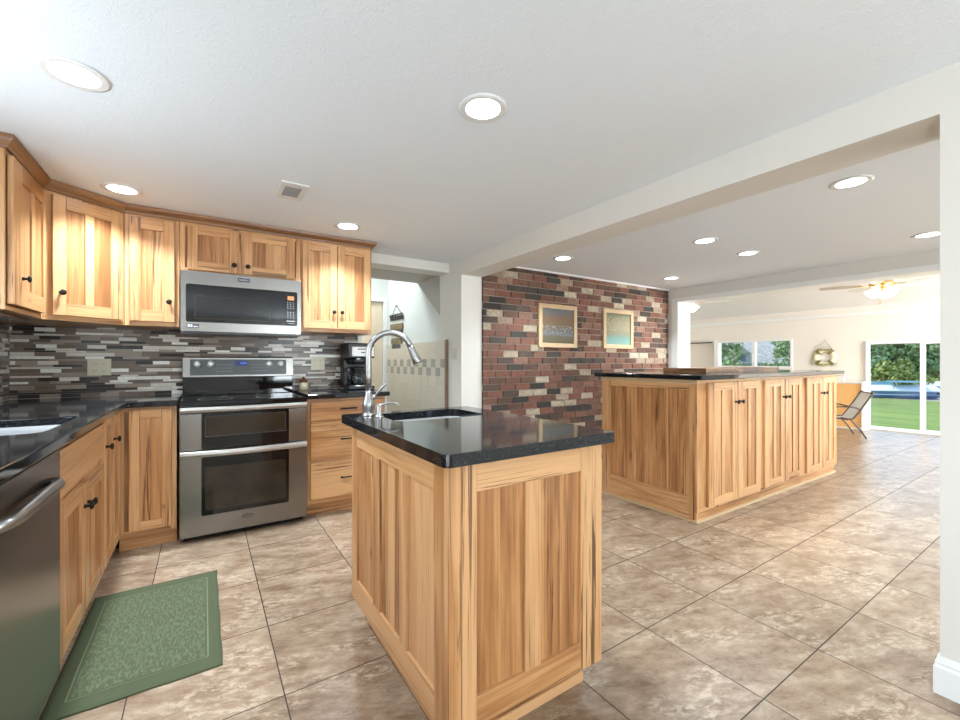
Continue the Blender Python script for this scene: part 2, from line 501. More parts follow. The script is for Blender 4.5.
# ---------------------------------------------------------------- mesh builder
class MB:
    def __init__(s):
        s.v, s.f, s.uv, s.t, s.mi, s.sm = [], [], [], [], [], []

    def face(s, idx, uvs, tone, mi=0, smooth=False):
        s.f.append(idx)
        s.uv.append(uvs)
        s.t.append(tone)
        s.mi.append(mi)
        s.sm.append(smooth)

    def quadface(s, pts, tone=0.5, mi=0, grain=None, off=None, smooth=False):
        i = len(s.v)
        s.v += [tuple(p) for p in pts]
        ox, oy = off if off else (random.uniform(0, 40), random.uniform(0, 40))
        P = [Vector(p) for p in pts]
        if grain is None:
            g = (P[1] - P[0])
        else:
            g = Vector(grain)
        n = (P[1] - P[0]).cross(P[2] - P[0])
        if n.length < 1e-12:
            n = Vector((0, 0, 1))
        n.normalize()
        g = g - n * g.dot(n)
        if g.length < 1e-6:
            g = n.orthogonal()
        g.normalize()
        c = n.cross(g)
        s.face(list(range(i, i + len(pts))), [(p.dot(g) + ox, p.dot(c) + oy) for p in P], tone, mi, smooth)

    def box(s, x0, x1, y0, y1, z0, z1, grain='z', tone=0.5, mi=0):
        g = {'x': (1, 0, 0), 'y': (0, 1, 0), 'z': (0, 0, 1)}[grain]
        off = (random.uniform(0, 40), random.uniform(0, 40))
        i = len(s.v)
        s.v += [(x0, y0, z0), (x1, y0, z0), (x1, y1, z0), (x0, y1, z0), (x0, y0, z1), (x1, y0, z1), (x1, y1, z1), (x0, y1, z1)]
        gi = 'xyz'.index(grain)
        for q in ((0, 1, 5, 4), (1, 2, 6, 5), (2, 3, 7, 6), (3, 0, 4, 7), (4, 5, 6, 7), (3, 2, 1, 0)):
            P = [s.v[i + k] for k in q]
            cons = [a for a in range(3) if abs(P[0][a] - P[1][a]) < 1e-9 and abs(P[0][a] - P[2][a]) < 1e-9]
            c = cons[0] if cons else 0
            rest = [a for a in range(3) if a != c]
            if gi in rest:
                ua, va = gi, [a for a in rest if a != gi][0]
            else:
                ua, va = rest
            s.face([i + k for k in q], [(p[ua] + off[0], p[va] + off[1] + c * 0.37) for p in P], tone, mi)
        return s

    def loft(s, rings, closed=True, cap0=True, cap1=True, tone=0.5, mi=0, smooth=True, grain_along=True):
        """rings: list of point lists of equal length"""
        i0 = len(s.v)
        n = len(rings[0])
        for r in rings:
            s.v += [tuple(p) for p in r]
        ox, oy = random.uniform(0, 40), random.uniform(0, 40)
        L = 0.0
        for k in range(len(rings) - 1):
            d = (Vector(rings[k + 1][0]) - Vector(rings[k][0])).length
            per = 0.0
            for j in range(n if closed else n - 1):
                jn = (j + 1) % n
                w = (Vector(rings[k][j]) - Vector(rings[k][jn])).length
                a, b_, c, d_ = i0 + k * n + j, i0 + k * n + jn, i0 + (k + 1) * n + jn, i0 + (k + 1) * n + j
                s.face([a, b_, c, d_], [(L + ox, per + oy), (L + ox, per + w + oy), (L + d + ox, per + w + oy), (L + d + ox, per + oy)], tone, mi, smooth)
                per += w
            L += d
        if closed and cap0:
            s.face([i0 + j for j in range(n)][::-1], [(ox, oy)] * n, tone, mi, False)
        if closed and cap1:
            b0 = i0 + (len(rings) - 1) * n
            s.face([b0 + j for j in range(n)], [(ox, oy)] * n, tone, mi, False)
        return s

    def lathe(s, prof, c=(0, 0, 0), seg=24, axis='z', tone=0.5, mi=0, smooth=True, cap=True):
        rings = []
        for r, h in prof:
            ring = []
            for k in range(seg):
                a = 2 * PI * k / seg
                p = (r * math.cos(a), r * math.sin(a), h)
                if axis == 'x':
                    p = (h, r * math.cos(a), r * math.sin(a))
                elif axis == 'y':
                    p = (r * math.sin(a), h, r * math.cos(a))
                ring.append((p[0] + c[0], p[1] + c[1], p[2] + c[2]))
            rings.append(ring)
        return s.loft(rings, True, cap, cap, tone, mi, smooth)

    def tube(s, pts, rad, seg=10, tone=0.5, mi=0, flat=1.0, upv=(0, 0, 1)):
        P = [Vector(p) for p in pts]
        R = rad if isinstance(rad, (list, tuple)) else [rad] * len(P)
        rings = []
        prev = None
        for k, p in enumerate(P):
            t = (P[min(k + 1, len(P) - 1)] - P[max(k - 1, 0)])
            t.normalize()
            if prev is None:
                u = Vector(upv) - t * t.dot(Vector(upv))
                if u.length < 1e-3:
                    u = t.orthogonal()
            else:
                u = prev - t * t.dot(prev)
            u.normalize()
            prev = u
            w = t.cross(u)
            rings.append([tuple(p + (u * math.cos(2 * PI * j / seg) * flat + w * math.sin(2 * PI * j / seg)) * R[k]) for j in range(seg)])
        return s.loft(rings, True, True, True, tone, mi, True)

    def slab(s, outer, holes, z0, z1, tone=0.5, mi=0):
        loops = [outer] + list(holes)
        flat = [p for l in loops for p in l]
        tris = tessellate_polygon([[Vector((p[0], p[1], 0)) for p in l] for l in loops])
        for z, flip in ((z1, False), (z0, True)):
            i = len(s.v)
            s.v += [(p[0], p[1], z) for p in flat]
            for t in tris:
                a, b_, c = t
                n = (flat[b_][0] - flat[a][0]) * (flat[c][1] - flat[a][1]) - (flat[b_][1] - flat[a][1]) * (flat[c][0] - flat[a][0])
                q = [a, b_, c] if n > 0 else [a, c, b_]
                if flip:
                    q = q[::-1]
                s.face([i + k for k in q], [(flat[k][0], flat[k][1]) for k in q], tone, mi)
        nf = len(flat)
        base_top = len(s.v) - 2 * nf
        base_bot = len(s.v) - nf
        o = 0
        for li, l in enumerate(loops):
            area = sum(l[k][0] * l[(k + 1) % len(l)][1] - l[(k + 1) % len(l)][0] * l[k][1] for k in range(len(l)))
            ccw = area > 0
            for k in range(len(l)):
                a, b_ = o + k, o + (k + 1) % len(l)
                if ccw != (li == 0):
                    a, b_ = b_, a
                s.face([base_bot + a, base_bot + b_, base_top + b_, base_top + a], [(0, 0), (0.1, 0), (0.1, 0.03), (0, 0.03)], tone, mi)
            o += len(l)
        return s

    def xf(s, mat):
        s.v = [tuple(mat @ Vector(p)) for p in s.v]
        return s

    def build(s, name, mats, parent=None, loc=None, bevel=0.0, bseg=2, rotz=0.0):
        if not isinstance(mats, (list, tuple)):
            mats = [mats]
        me = bpy.data.meshes.new(name)
        me.from_pydata(s.v, [], s.f)
        for m in mats:
            me.materials.append(M[m] if isinstance(m, str) else m)
        me.uv_layers.new(name='UVMap')
        me.attributes.new('tone', 'FLOAT', 'CORNER')
        uvl = me.uv_layers['UVMap']
        at = me.attributes['tone']
        uvs, ts = [], []
        for fu, t in zip(s.uv, s.t):
            for q in fu:
                uvs += [q[0], q[1]]
                ts.append(t)
        uvl.data.foreach_set('uv', uvs)
        at.data.foreach_set('value', ts)
        me.polygons.foreach_set('material_index', s.mi)
        me.polygons.foreach_set('use_smooth', s.sm)
        me.validate()
        me.update()
        o = bpy.data.objects.new(name, me)
        COL.objects.link(o)
        if parent:
            o.parent = parent
        if loc:
            o.location = loc
        o.rotation_euler = (0, 0, rotz)
        if bevel > 0:
            b = o.modifiers.new('bevel', 'BEVEL')
            b.width = bevel
            b.segments = bseg
            b.limit_method = 'ANGLE'
            b.angle_limit = math.radians(40)
        return o


def T(a=0.5, s=0.35):
    return min(1, max(0, a + random.uniform(-s, s)))


def tag(o, label=None, cat=None, group=None, kind=None):
    if label:
        o['label'] = label
    if cat:
        o['category'] = cat
    if group:
        o['group'] = group
    if kind:
        o['kind'] = kind
    return o


def empty(name, loc, rz=0.0):
    o = bpy.data.objects.new(name, None)
    o.empty_display_size = 0.1
    COL.objects.link(o)
    o.location = loc
    o.rotation_euler = (0, 0, rz)
    return o


def structure(name, mb, mats, bevel=0.0):
    return tag(mb.build(name, mats, bevel=bevel), kind='structure')


def copy_tree(o, parent=None):
    c = o.copy()
    COL.objects.link(c)
    c.parent = parent
    for ch in list(o.children):
        copy_tree(ch, c)
    return c


def rrect(x0, x1, y0, y1, r, n=6):
    pts = []
    for cx, cy, a0 in ((x1 - r, y0 + r, -90), (x1 - r, y1 - r, 0), (x0 + r, y1 - r, 90), (x0 + r, y0 + r, 180)):
        for k in range(n + 1):
            a = math.radians(a0 + 90 * k / n)
            pts.append((cx + r * math.cos(a), cy + r * math.sin(a)))
    return pts


def arc(c, r, a0, a1, n, u, v):
    c, u, v = Vector(c), Vector(u), Vector(v)
    return [tuple(c + u * r * math.cos(a0 + (a1 - a0) * k / n) + v * r * math.sin(a0 + (a1 - a0) * k / n)) for k in range(n + 1)]


# ================================================================ STRUCTURE
H = 2.19       # ceiling height
ZB = 2.033     # underside of the header beams
TS = 0.46      # floor tile pitch
OX, OY = 0.51527 * TS, 5.49586 * TS

# floor: grout bed plus one plate per tile
fl = MB()
fl.box(-1.2, 9.75, -4.0, 5.95, -0.12, -0.0015, 'x', 0.5, 1)
g = 0.0022
for i in range(-5, 23):
    for j in range(-18, 2):
        x0, x1 = OX + i * TS + g, OX + (i + 1) * TS - g
        y0, y1 = OY + j * TS + g, OY + (j + 1) * TS - g
        x0, x1, y0, y1 = max(x0, -1.2), min(x1, 9.75), max(y0, -4.0), min(y1, 5.95)
        if x1 - x0 < 0.01 or y1 - y0 < 0.01:
            continue
        off = (random.uniform(0, 60), random.uniform(0, 60))
        fl.quadface([(x0, y0, 0), (x1, y0, 0), (x1, y1, 0), (x0, y1, 0)], random.random(), 0, (1, 0, 0), off)
structure('floor', fl, ['tile', 'grout'])

c = MB()
c.box(-1.25, 2.165, -4.0, 3.91, H, H + 0.25)
c.box(2.41, 5.62, -4.0, 3.66, H, H + 0.25)
structure('ceiling', c, 'ceiling')
c = MB()
# sunroom ceiling falls towards the outer wall
for (xa, za, xb, zb) in ((5.88, 2.50, 9.70, 2.115),):
    c.loft([[(xa, -4.0, za), (xb, -4.0, zb), (xb, -4.0, zb + .25), (xa, -4.0, za + .25)], [(xa, 5.95, za), (xb, 5.95, zb), (xb, 5.95, zb + .25), (xa, 5.95, za + .25)]], smooth=False)
structure('ceiling_sunroom', c, 'trim')

w = MB()
w.box(-1.2, 1.235, 3.912, 4.12, 0, H)          # wall behind the range
w.box(1.235, 2.165, 3.912, 4.12, 2.095, H)     # header over the hall opening
structure('wall_back', w, 'wall')

# left wall, with the window over the sink and an added unseen patio window
w = MB()
w.box(-1.2, -1.045, -4.0, -3.0, 0, H)
w.box(-1.2, -1.045, -.4, 1.10, 0, H)
w.box(-1.2, -1.045, -3.0, -.4, 0, .35)
w.box(-1.2, -1.045, -3.0, -.4, 2.05, H)
w.box(-1.2, -1.045, 2.40, 3.912, 0, H)
w.box(-1.2, -1.045, 1.10, 2.40, 0, 1.08)
w.box(-1.2, -1.045, 1.10, 2.40, 1.95, H)
structure('wall_left', w, 'wall')

# front wall behind the camera; its three unseen windows are added for fill light
w = MB()
ops = [(1.4, 2.15, 0.4, 2.1), (2.7, 5.3, 0.4, 2.1), (6.3, 9.3, 0.3, 2.1)]
xs = -1.2
for (a, b_, z0, z1) in ops:
    w.box(xs, a, -4.15, -4.0, 0, 2.8)
    w.box(a, b_, -4.15, -4.0, 0, z0)
    w.box(a, b_, -4.15, -4.0, z1, 2.8)
    xs = b_
w.box(xs, 9.75, -4.15, -4.0, 0, 2.8)
structure('wall_front', w, 'wall')
wi = 2
for (a, b_, z0, z1) in ops:
    fr = MB()
    for q in ((a, a + .05), (b_ - .05, b_), ((a + b_) / 2 - .025, (a + b_) / 2 + .025)):
        fr.box(q[0], q[1], -4.12, -4.04, z0, z1)
    fr.box(a, b_, -4.12, -4.04, z0, z0 + .05)
    fr.box(a, b_, -4.12, -4.04, z1 - .05, z1)
    r = structure('window_%d' % wi, fr, 'vinyl')
    gl = MB()
    gl.box(a + .05, b_ - .05, -4.085, -4.08, z0 + .05, z1 - .05)
    gl.build('pane', 'glass', r)
    wi += 1
for (ya, yb, za, zb) in ((1.10, 2.40, 1.08, 1.95), (-3.0, -.4, .35, 2.05)):  # sink window, then the added patio window behind the camera
    fr = MB()
    ym = (ya + yb) / 2
    for q in ((ya, ya + .05), (yb - .05, yb), (ym - .02, ym + .02)):
        fr.box(-1.16, -1.10, q[0], q[1], za, zb)
    fr.box(-1.16, -1.10, ya, yb, za, za + .05)
    fr.box(-1.16, -1.10, ya, yb, zb - .05, zb)
    r = structure('window_%d' % wi, fr, 'vinyl')
    wi += 1
    gl = MB()
    gl.box(-1.135, -1.13, ya + .05, yb - .05, za + .05, zb - .05)
    gl.build('pane', 'glass', r)

# dividing wall between kitchen and dining room (near part and far stub) and its header beam
w = MB()
w.box(2.165, 2.41, -4.0, 0.363, 0, H)
structure('wall_divider', w, 'wall')
w = MB()
w.box(2.165, 2.41, 3.66, 4.12, 0, H)
structure('wall_stub', w, 'wall')
w = MB()
w.box(2.165, 2.41, 0.363, 3.66, ZB, H)
structure('trim_1', w, 'wall')


def baseboard(name, pts, h=0.13, t=0.014):
    """pts: polyline on plan, board grows to the right-hand side of travel"""
    b = MB()
    prof = [(0, 0), (t, 0), (t, h * 0.72), (t * 0.7, h * 0.80), (t * 0.75, h * 0.84), (t * 0.35, h), (0, h)]
    P = [Vector((p[0], p[1])) for p in pts]
    rings = []
    for k, p in enumerate(P):
        d0 = (P[k] - P[k - 1]).normalized() if k > 0 else (P[1] - P[0]).normalized()
        d1 = (P[k + 1] - P[k]).normalized() if k < len(P) - 1 else d0
        n0 = Vector((d0.y, -d0.x))
        n1 = Vector((d1.y, -d1.x))
        m = (n0 + n1).normalized()
        sc = 1 / max(0.3, m.dot(n0))
        rings.append([(p.x + m.x * q[0] * sc, p.y + m.y * q[0] * sc, q[1]) for q in prof])
    b.loft(rings, smooth=False)
    return structure(name, b, 'trim')


baseboard('baseboard_divider', [(2.412, 0.3635), (2.1648, 0.3635), (2.1648, -4.0)])
baseboard('baseboard_stub', [(2.4, 3.6598), (2.1648, 3.6598), (2.1648, 3.90)][::-1])

# brick wall of the dining room
BX0, BX1, BY = 2.412, 5.618, 3.64
w = MB()
w.box(BX0, BX1, BY + 0.004, BY + 0.12, 0, H, mi=1)
ch, bl = 0.0712, 0.208
row = 0
z = 0.0
while z < H - 0.01:
    z1 = min(z + ch - 0.009, H - 0.001)
    x = BX0 - (bl / 2 if row % 2 else 0) - 0.03 * (row % 3)
    while x < BX1:
        a, b_ = max(x + 0.0045, BX0), min(x + bl - 0.0045, BX1)
        if b_ - a > 0.02:
            dy = random.uniform(-0.002, 0.002)
            w.box(a, b_, BY - 0.006 + dy, BY + 0.02, z + 0.0, z1, 'x', random.random(), 0)
        x += bl
    z += ch
    row += 1
structure('wall_brick', w, ['brick', 'mortar'])

# second divider with its beam, towards the sunroom
w = MB()
w.box(5.62, 5.88, 3.53, 3.80, 0, H)
w.box(5.62, 5.88, 0.45, 3.53, ZB - 0.012, H)
w.box(5.62, 5.88, -4.0, 0.45, 0, H)  # unseen wall stretch added to block sunroom light from the dining room
w.box(5.62, 5.88, -4.0, 3.80, H, 2.52)
w.box(5.62, 5.88, 3.80, 5.95, 0, 2.52)
structure('wall_sunroom_divider', w, 'wall')
w = MB()
w.box(5.600, 5.90, 3.475, 3.53, 0, ZB - 0.036)
w.box(5.600, 5.90, -4.0, 3.53, ZB - 0.036, ZB - 0.012)
w.box(5.600, 5.62, 3.53, 3.575, 0, ZB + 0.02)
w.box(5.600, 5.62, -4.0, 3.53, ZB - 0.012, ZB + 0.02)
structure('trim_2', w, 'trim')
w = MB()
w.box(2.42, 5.60, 3.612, 3.634, H - 0.016, H)
structure('trim_3', w, 'trim')

# sunroom outer wall with window and patio door openings
XF = 9.65
w = MB()
wy0, wy1, wz0, wz1 = 3.60, 5.03, 1.03, 1.60     # window
dy1, dy0, dz = 2.50, 0.55, 1.51                # patio door
w.box(XF, XF + .15, -4.0, dy0, 0, 2.3)
w.box(XF, XF + .15, dy0, dy1, dz, 2.3)
w.box(XF, XF + .15, dy1, wy0, 0, 2.3)
w.box(XF, XF + .15, wy0, wy1, 0, wz0)
w.box(XF, XF + .15, wy0, 5.95, wz1, 2.3)
w.box(XF, XF + .15, wy1, 5.08, 0, wz1)
w.box(XF + .10, XF + .15, 5.08, 5.95, 0, wz1)     # shallow recess beside the window
w.box(XF, XF + .15, 5.95, 6.05, 0, 2.3)
structure('wall_far', w, 'cream')
w = MB()
w.box(5.88, XF, 5.95, 6.05, 0, 2.6)
structure('wall_sunroom_side', w, 'cream')
w = MB()
w.loft([[(XF - .05, 5.10, 1.64), (XF - .05, 5.94, 2.02), (XF - .05, 5.94, 1.64)], [(XF, 5.10, 1.64), (XF, 5.94, 2.02), (XF, 5.94, 1.64)]], smooth=False)
structure('trim_4', w, 'cream')
w = MB()
w.box(XF - .035, XF, -4.0, 5.95, 2.02, 2.125)
structure('trim_5', w, 'cream')
w = MB()
w.box(XF - .06, XF, -4.0, 5.95, 1.965, 2.02)
structure('trim_6', w, 'trim')
w = MB()
w.box(XF - .012, XF, -4.0, dy0 - .05, 0, .10)
structure('baseboard_far', w, 'trim')

# window with two sashes
fr = MB()
for a, b_ in ((wy0, wy0 + .03), (wy1 - .03, wy1), (4.265, 4.325)):
    fr.box(XF - .02, XF + .08, a, b_, wz0, wz1)
fr.box(XF - .0195, XF + .079, wy0 + .001, wy1 - .001, wz0 + .001, wz0 + .035)
fr.box(XF - .0195, XF + .079, wy0 + .001, wy1 - .001, wz1 - .03, wz1 - .001)
fr.box(XF - .035, XF - .02, wy1 - .01, wy1 + .07, 0.9, wz1 + .03)
r = structure('window_1', fr, 'vinyl')
for a, b_ in ((wy0 + .03, 4.265), (4.325, wy1 - .03)):
    gl = MB()
    gl.box(XF + .03, XF + .035, a, b_, wz0 + .035, wz1 - .03)
    gl.build('pane', 'glass', r)

# sliding patio door
fr = MB()
fr.box(XF - .03, XF + .1, dy1 - .03, dy1, 0, dz)
fr.box(XF - .03, XF + .1, dy0, dy0 + .055, 0, dz)
fr.box(XF - .0295, XF + .099, dy0 + .001, dy1 - .001, dz - .04, dz - .001)
fr.box(XF - .0295, XF + .099, dy0 + .001, dy1 - .001, 0.001, .03)
r = structure('door_1', fr, 'vinyl')
s1 = MB()
s1.box(XF + .0, XF + .03, 1.81, 1.838, .03, dz - .04)
s1.box(XF + .0, XF + .03, dy1 - .05, dy1 - .03, .03, dz - .04)
s1.box(XF + .0, XF + .03, 1.838, dy1 - .05, .03, .05)
s1.box(XF + .0, XF + .03, 1.838, dy1 - .05, dz - .055, dz - .04)
o = s1.build('sash', 'vinyl', r)
gl = MB()
gl.box(XF + .012, XF + .018, 1.838, dy1 - .05, .05, dz - .055)
gl.build('pane', 'glass', o)
hd = MB()
hd.box(XF - .035, XF - .0, dy1 - .047, dy1 - .034, .62, .80)
hd.build('handle', 'brass', o)
s1 = MB()
s1.box(XF + .04, XF + .07, 1.782, 1.811, .03, dz - .04)
s1.box(XF + .04, XF + .07, dy0 + .055, dy0 + .11, .03, dz - .04)
s1.box(XF + .04, XF + .07, dy0 + .11, 1.782, .03, .06)
s1.box(XF + .04, XF + .07, dy0 + .11, 1.782, dz - .065, dz - .04)
o = s1.build('sash', 'vinyl', r)
gl = MB()
gl.box(XF + .052, XF + .058, dy0 + .11, 1.782, .06, dz - .065)
gl.build('pane', 'glass', o)

# hall behind the kitchen
w = MB()
w.box(2.165, 2.30, 4.12, 5.70, 0, 2.9)
structure('wall_hall_right', w, 'hall_paint')
w = MB()
w.box(2.10, 2.30, 5.70, 5.80, 0, 2.9)
w.box(0.3, 1.50, 5.70, 5.80, 0, 2.9)
w.box(1.50, 2.10, 5.70, 5.80, 1.99, 2.9)
structure('wall_hall_end', w, 'hall_paint')
w = MB()
w.box(0.2, 0.3, 4.12, 5.80, 0, 2.9)
structure('wall_hall_left', w, 'hall_paint')
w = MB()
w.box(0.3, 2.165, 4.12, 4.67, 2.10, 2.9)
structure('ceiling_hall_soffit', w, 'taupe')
w = MB()
w.box(0.3, 2.165, 4.67, 5.70, 2.8, 2.9)
structure('ceiling_hall', w, 'trim')
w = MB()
w.loft([[(2.155, 4.121, 2.10), (2.155, 4.68, 2.10), (2.155, 4.121, 1.67)], [(2.1645, 4.121, 2.10), (2.1645, 4.68, 2.10), (2.1645, 4.121, 1.67)]], smooth=False)  # thin wedge whose taupe tone paints in the shade above the wall's diagonal
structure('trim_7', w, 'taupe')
# hall door
fr = MB()
fr.box(1.44, 1.50, 5.67, 5.70, 0, 2.05)
fr.box(2.10, 2.16, 5.67, 5.70, 0, 2.05)
fr.box(1.50, 2.10, 5.67, 5.70, 1.99, 2.05)
r = structure('door_2', fr, 'trim', 0.003)
d = MB()
d.box(1.505, 2.095, 5.715, 5.75, 0.01, 1.985)
for zz0, zz1 in ((0.15, 0.85), (0.97, 1.40), (1.52, 1.86)):
    for xa, xb in ((1.58, 1.77), (1.83, 2.02)):
        d.box(xa, xb, 5.709, 5.72, zz0, zz1)
o = d.build('door_leaf', plain('cream door paint', (0.78, 0.66, 0.50), 0.45, var=0.01), r, bevel=0.004)
k = MB()
k.lathe([(0.012, 0), (0.012, -.03), (0.028, -.04), (0.026, -.065), (0.001, -.07)], (1.57, 5.714, 0.93), 14, 'y')
k.build('handle', 'brass', o)
# tiled wainscot on the hall wall
w = MB()
w.box(2.150, 2.163, 3.965, 5.695, 0, 1.385, mi=1)
rows = [(0.0, .098), (.10, .198), (.20, .298), (.30, .398), (.40, .498), (.50, .598), (.60, .698), (.70, .798), (.80, .898), (.90, .998)]
for (za, zb) in rows:
    y = 3.967
    while y < 5.69:
        w.box(2.146, 2.152, y, min(y + .2, 5.693) - .002, za, zb, 'y', 0.55 + 0.4 * random.random(), 0)
        y += .2
for ri, (za, zb) in enumerate(((1.00, 1.093), (1.095, 1.188))):
    y = 3.967
    k = 0
    while y < 5.69:
        w.box(2.146, 2.152, y, min(y + .112, 5.693) - .002, za, zb, 'y', (0.05 + .2 * random.random()) if (k + ri) % 2 else 0.75, 0)
        y += .112
        k += 1
y = 3.967
while y < 5.69:
    w.box(2.146, 2.152, y, min(y + .2, 5.693) - .002, 1.19, 1.383, 'y', 0.55 + 0.4 * random.random(), 0)
    y += .2
structure('trim_8', w, ['wains', 'wains_grout'])
w = MB()
w.box(2.140, 2.163, 3.925, 3.964, 0, 1.392)
structure('trim_9', w, 'bronze_trim')

# outdoors: lawn falling to the shore, water
w = MB()
shore_z = lambda x: -0.14 - 0.047 * (x - 9.8)
w.quadface([(9.82, -25, shore_z(9.82)), (46, -25, shore_z(46)), (46, 60, shore_z(46)), (9.82, 60, shore_z(9.82))], 0.5, 0, (1, 0, 0))
structure('ground', w, 'lawn')
w = MB()
w.quadface([(46, -25, shore_z(46) + .02), (50, -25, shore_z(46) + .03), (50, 60, shore_z(46) + .03), (46, 60, shore_z(46) + .02)], 0.5)
structure('ground_shore', w, 'asphalt')
w = MB()
w.quadface([(50, -60, shore_z(46) - .2), (60, -60, shore_z(46) - .2), (60, 90, shore_z(46) - .2), (50, 90, shore_z(46) - .2)], 0.5)
structure('ground_water', w, 'water')
w = MB()
w.quadface([(60, -60, shore_z(46)), (110, -60, shore_z(46) + 1), (110, 90, shore_z(46) + 1), (60, 90, shore_z(46))], 0.5)
structure('ground_far_bank', w, 'lawn')

# mosaic backsplash
def mosaic(name, length, z0, z1, place):
    b = MB()
    rnd = random.Random(len(name) * 7 + 1)
    hs = [0.026, 0.012, 0.019, 0.026, 0.012, 0.015]
    z = z0
    k = 0
    quad = []
    while z < z1:
        hh = hs[k % 6]
        zt = min(z + hh - 0.0015, z1)
        x = -rnd.random() * 0.12
        while x < length:
            l = rnd.choice([0.10, 0.10, 0.15]) if hh > 0.013 else rnd.choice([0.10, 0.15, 0.30])
            a, e = max(x, 0), min(x + l - 0.0015, length)
            if e - a > 0.003:
                r_ = rnd.random()
                if hh < 0.013:
                    t = rnd.choice([0.1, 0.35, 0.6, 0.36, 0.85])
                else:
                    t = 0.1 * rnd.random() + rnd.choice([0.05, 0.28, 0.32, 0.35, 0.55, 0.6, 0.62, 0.82, 0.85, 0.03, 0.08, 0.32, 0.9, 0.9 if r_ > .3 else 0.4])
                b.box(a, e, -0.004 - rnd.random() * 0.0012, 0.0, z, zt, 'x', t, 0)
            x += l
        z += hh
        k += 1
    b.box(0, length, -0.0015, 0.002, z0, z1, 'x', 0.5, 1)
    b.xf(place)
    return structure(name, b, ['mosaic', 'mosaic_grout'])


mosaic('trim_10', 2.236, 0.921, 1.41, Matrix.Translation((-1.04, 3.909, 0)))
mosaic('trim_11', 1.50, 0.921, 1.41, Matrix.Translation((-1.042, 2.405, 0)) @ Matrix.Rotation(PI / 2, 4, 'Z'))

# ================================================================ CABINETS
def door(name, parent, x0, x1, z0, z1, y=-0.02, th=0.02, stile=0.058, rail=None, mull=(), boards=1, ptone=0.38, ftone=0.66, hinge=None):
    """shaker door in the parent's frame: outer face at y, back at y + th"""
    sl_, sr_ = stile if isinstance(stile, tuple) else (stile, stile)
    rail = rail or max(sl_, sr_)
    b = MB()
    e = 0.0004
    b.box(x0, x0 + sl_, y, y + th, z0, z1, 'z', T(ftone, .22))
    b.box(x1 - sr_, x1, y, y + th, z0, z1, 'z', T(ftone, .22))
    b.box(x0 + sl_ + e, x1 - sr_ - e, y + e, y + th, z0, z0 + rail, 'x', T(ftone, .25))
    b.box(x0 + sl_ + e, x1 - sr_ - e, y + e, y + th, z1 - rail, z1, 'x', T(ftone, .25))
    xs = [x0 + sl_]
    for m_ in mull:
        mw = 0.045
        b.box(m_ - mw / 2, m_ + mw / 2, y + e, y + th, z0 + rail, z1 - rail, 'z', T(ftone, .2))
        xs += [m_ - mw / 2, m_ + mw / 2]
    xs.append(x1 - sr_)
    for a, c_ in zip(xs[::2], xs[1::2]):
        wd = (c_ - a) / boards
        for k in range(boards):
            b.box(a + k * wd, a + (k + 1) * wd, y + 0.009, y + th - 0.002, z0 + rail, z1 - rail, 'z', T(ptone, .28))
    return b.build(name, 'wood', parent, bevel=0.0016)


def slab_front(name, parent, x0, x1, z0, z1, y=-0.02, th=0.02):
    b = MB()
    b.box(x0, x1, y, y + th, z0, z1, 'x', T(0.6, .2))
    return b.build(name, 'wood', parent, bevel=0.003)


def knob(parent, x, z, y=-0.02, name='knob'):
    k = MB()
    k.lathe([(0.009, 0), (0.0075, -.004), (0.0055, -.012), (0.0065, -.017), (0.0155, -.021), (0.0165, -.026), (0.0125, -.031), (0.002, -.033)], (x, y, z), 14, 'y')
    return k.build(name, 'knob_metal', parent)


def bar_pull(parent, x, z, y=-0.02, L=0.125):
    k = MB()
    k.tube([(x - L / 2, y - .028, z), (x - L / 4, y - .033, z), (x + L / 4, y - .033, z), (x + L / 2, y - .028, z)], [.0065, .0055, .0055, .0065], 8)
    for sx in (-1, 1):
        k.tube([(x + sx * L * .38, y, z), (x + sx * L * .38, y - .03, z)], .005, 8)
    return k.build('handle', 'knob_metal', parent)


def carcass(parent, w_, d_, z0, z1, toe=None, hollow=None, frame=0.035, mids=(), hmids=(), name='body', left_tone=None):
    """solid-looking box with a face frame on its front (y = 0 is the face-frame front)"""
    b = MB()
    ff = 0.018
    if hollow:
        b.box(0, w_, ff, d_, z0, hollow, 'z', 0.55)
        b.box(0, .012, ff, d_, hollow, z1, 'z', 0.55)
        b.box(w_ - .012, w_, ff, d_, hollow, z1, 'z', 0.55)
        b.box(.012, w_ - .012, d_ - .012, d_, hollow, z1, 'z', 0.55)
    else:
        b.box(0, w_, ff, d_, z0, z1, 'z', 0.55)
    b.box(0, frame, 0, ff, z0, z1, 'z', T(.65, .15))
    b.box(w_ - frame, w_, 0, ff, z0, z1, 'z', T(.65, .15))
    b.box(frame, w_ - frame, 0.0003, ff, z0, z0 + frame, 'x', T(.6, .15))
    b.box(frame, w_ - frame, 0.0003, ff, z1 - frame, z1, 'x', T(.6, .15))
    for m_ in mids:
        b.box(m_ - .02, m_ + .02, 0.0003, ff, z0 + frame, z1 - frame, 'z', T(.6, .15))
    for m_ in hmids:
        b.box(frame, w_ - frame, 0.0003, ff, m_ - .018, m_ + .018, 'x', T(.6, .15))
    b.box(frame, w_ - frame, ff * .6, ff, z0 + frame, z1 - frame, 'z', 0.3)
    if toe is not None:
        b.box(0.0, w_, toe, d_ - .01, 0.0, z0, 'x', 0.5)
    return b.build(name, 'wood', parent, bevel=0.0012)


CT = 0.8845   # top of base cabinets
ZU0, ZU1 = 1.40, 2.135

# --- base run along the left wall (fronts face +X) : local x -> world Y
XL = -0.435
def left_base(lbl, y0, w_, name='base_cabinet'):
    return tag(empty(name, (XL, y0, 0), PI / 2), lbl, 'cabinet', 'kitchen base cabinets')


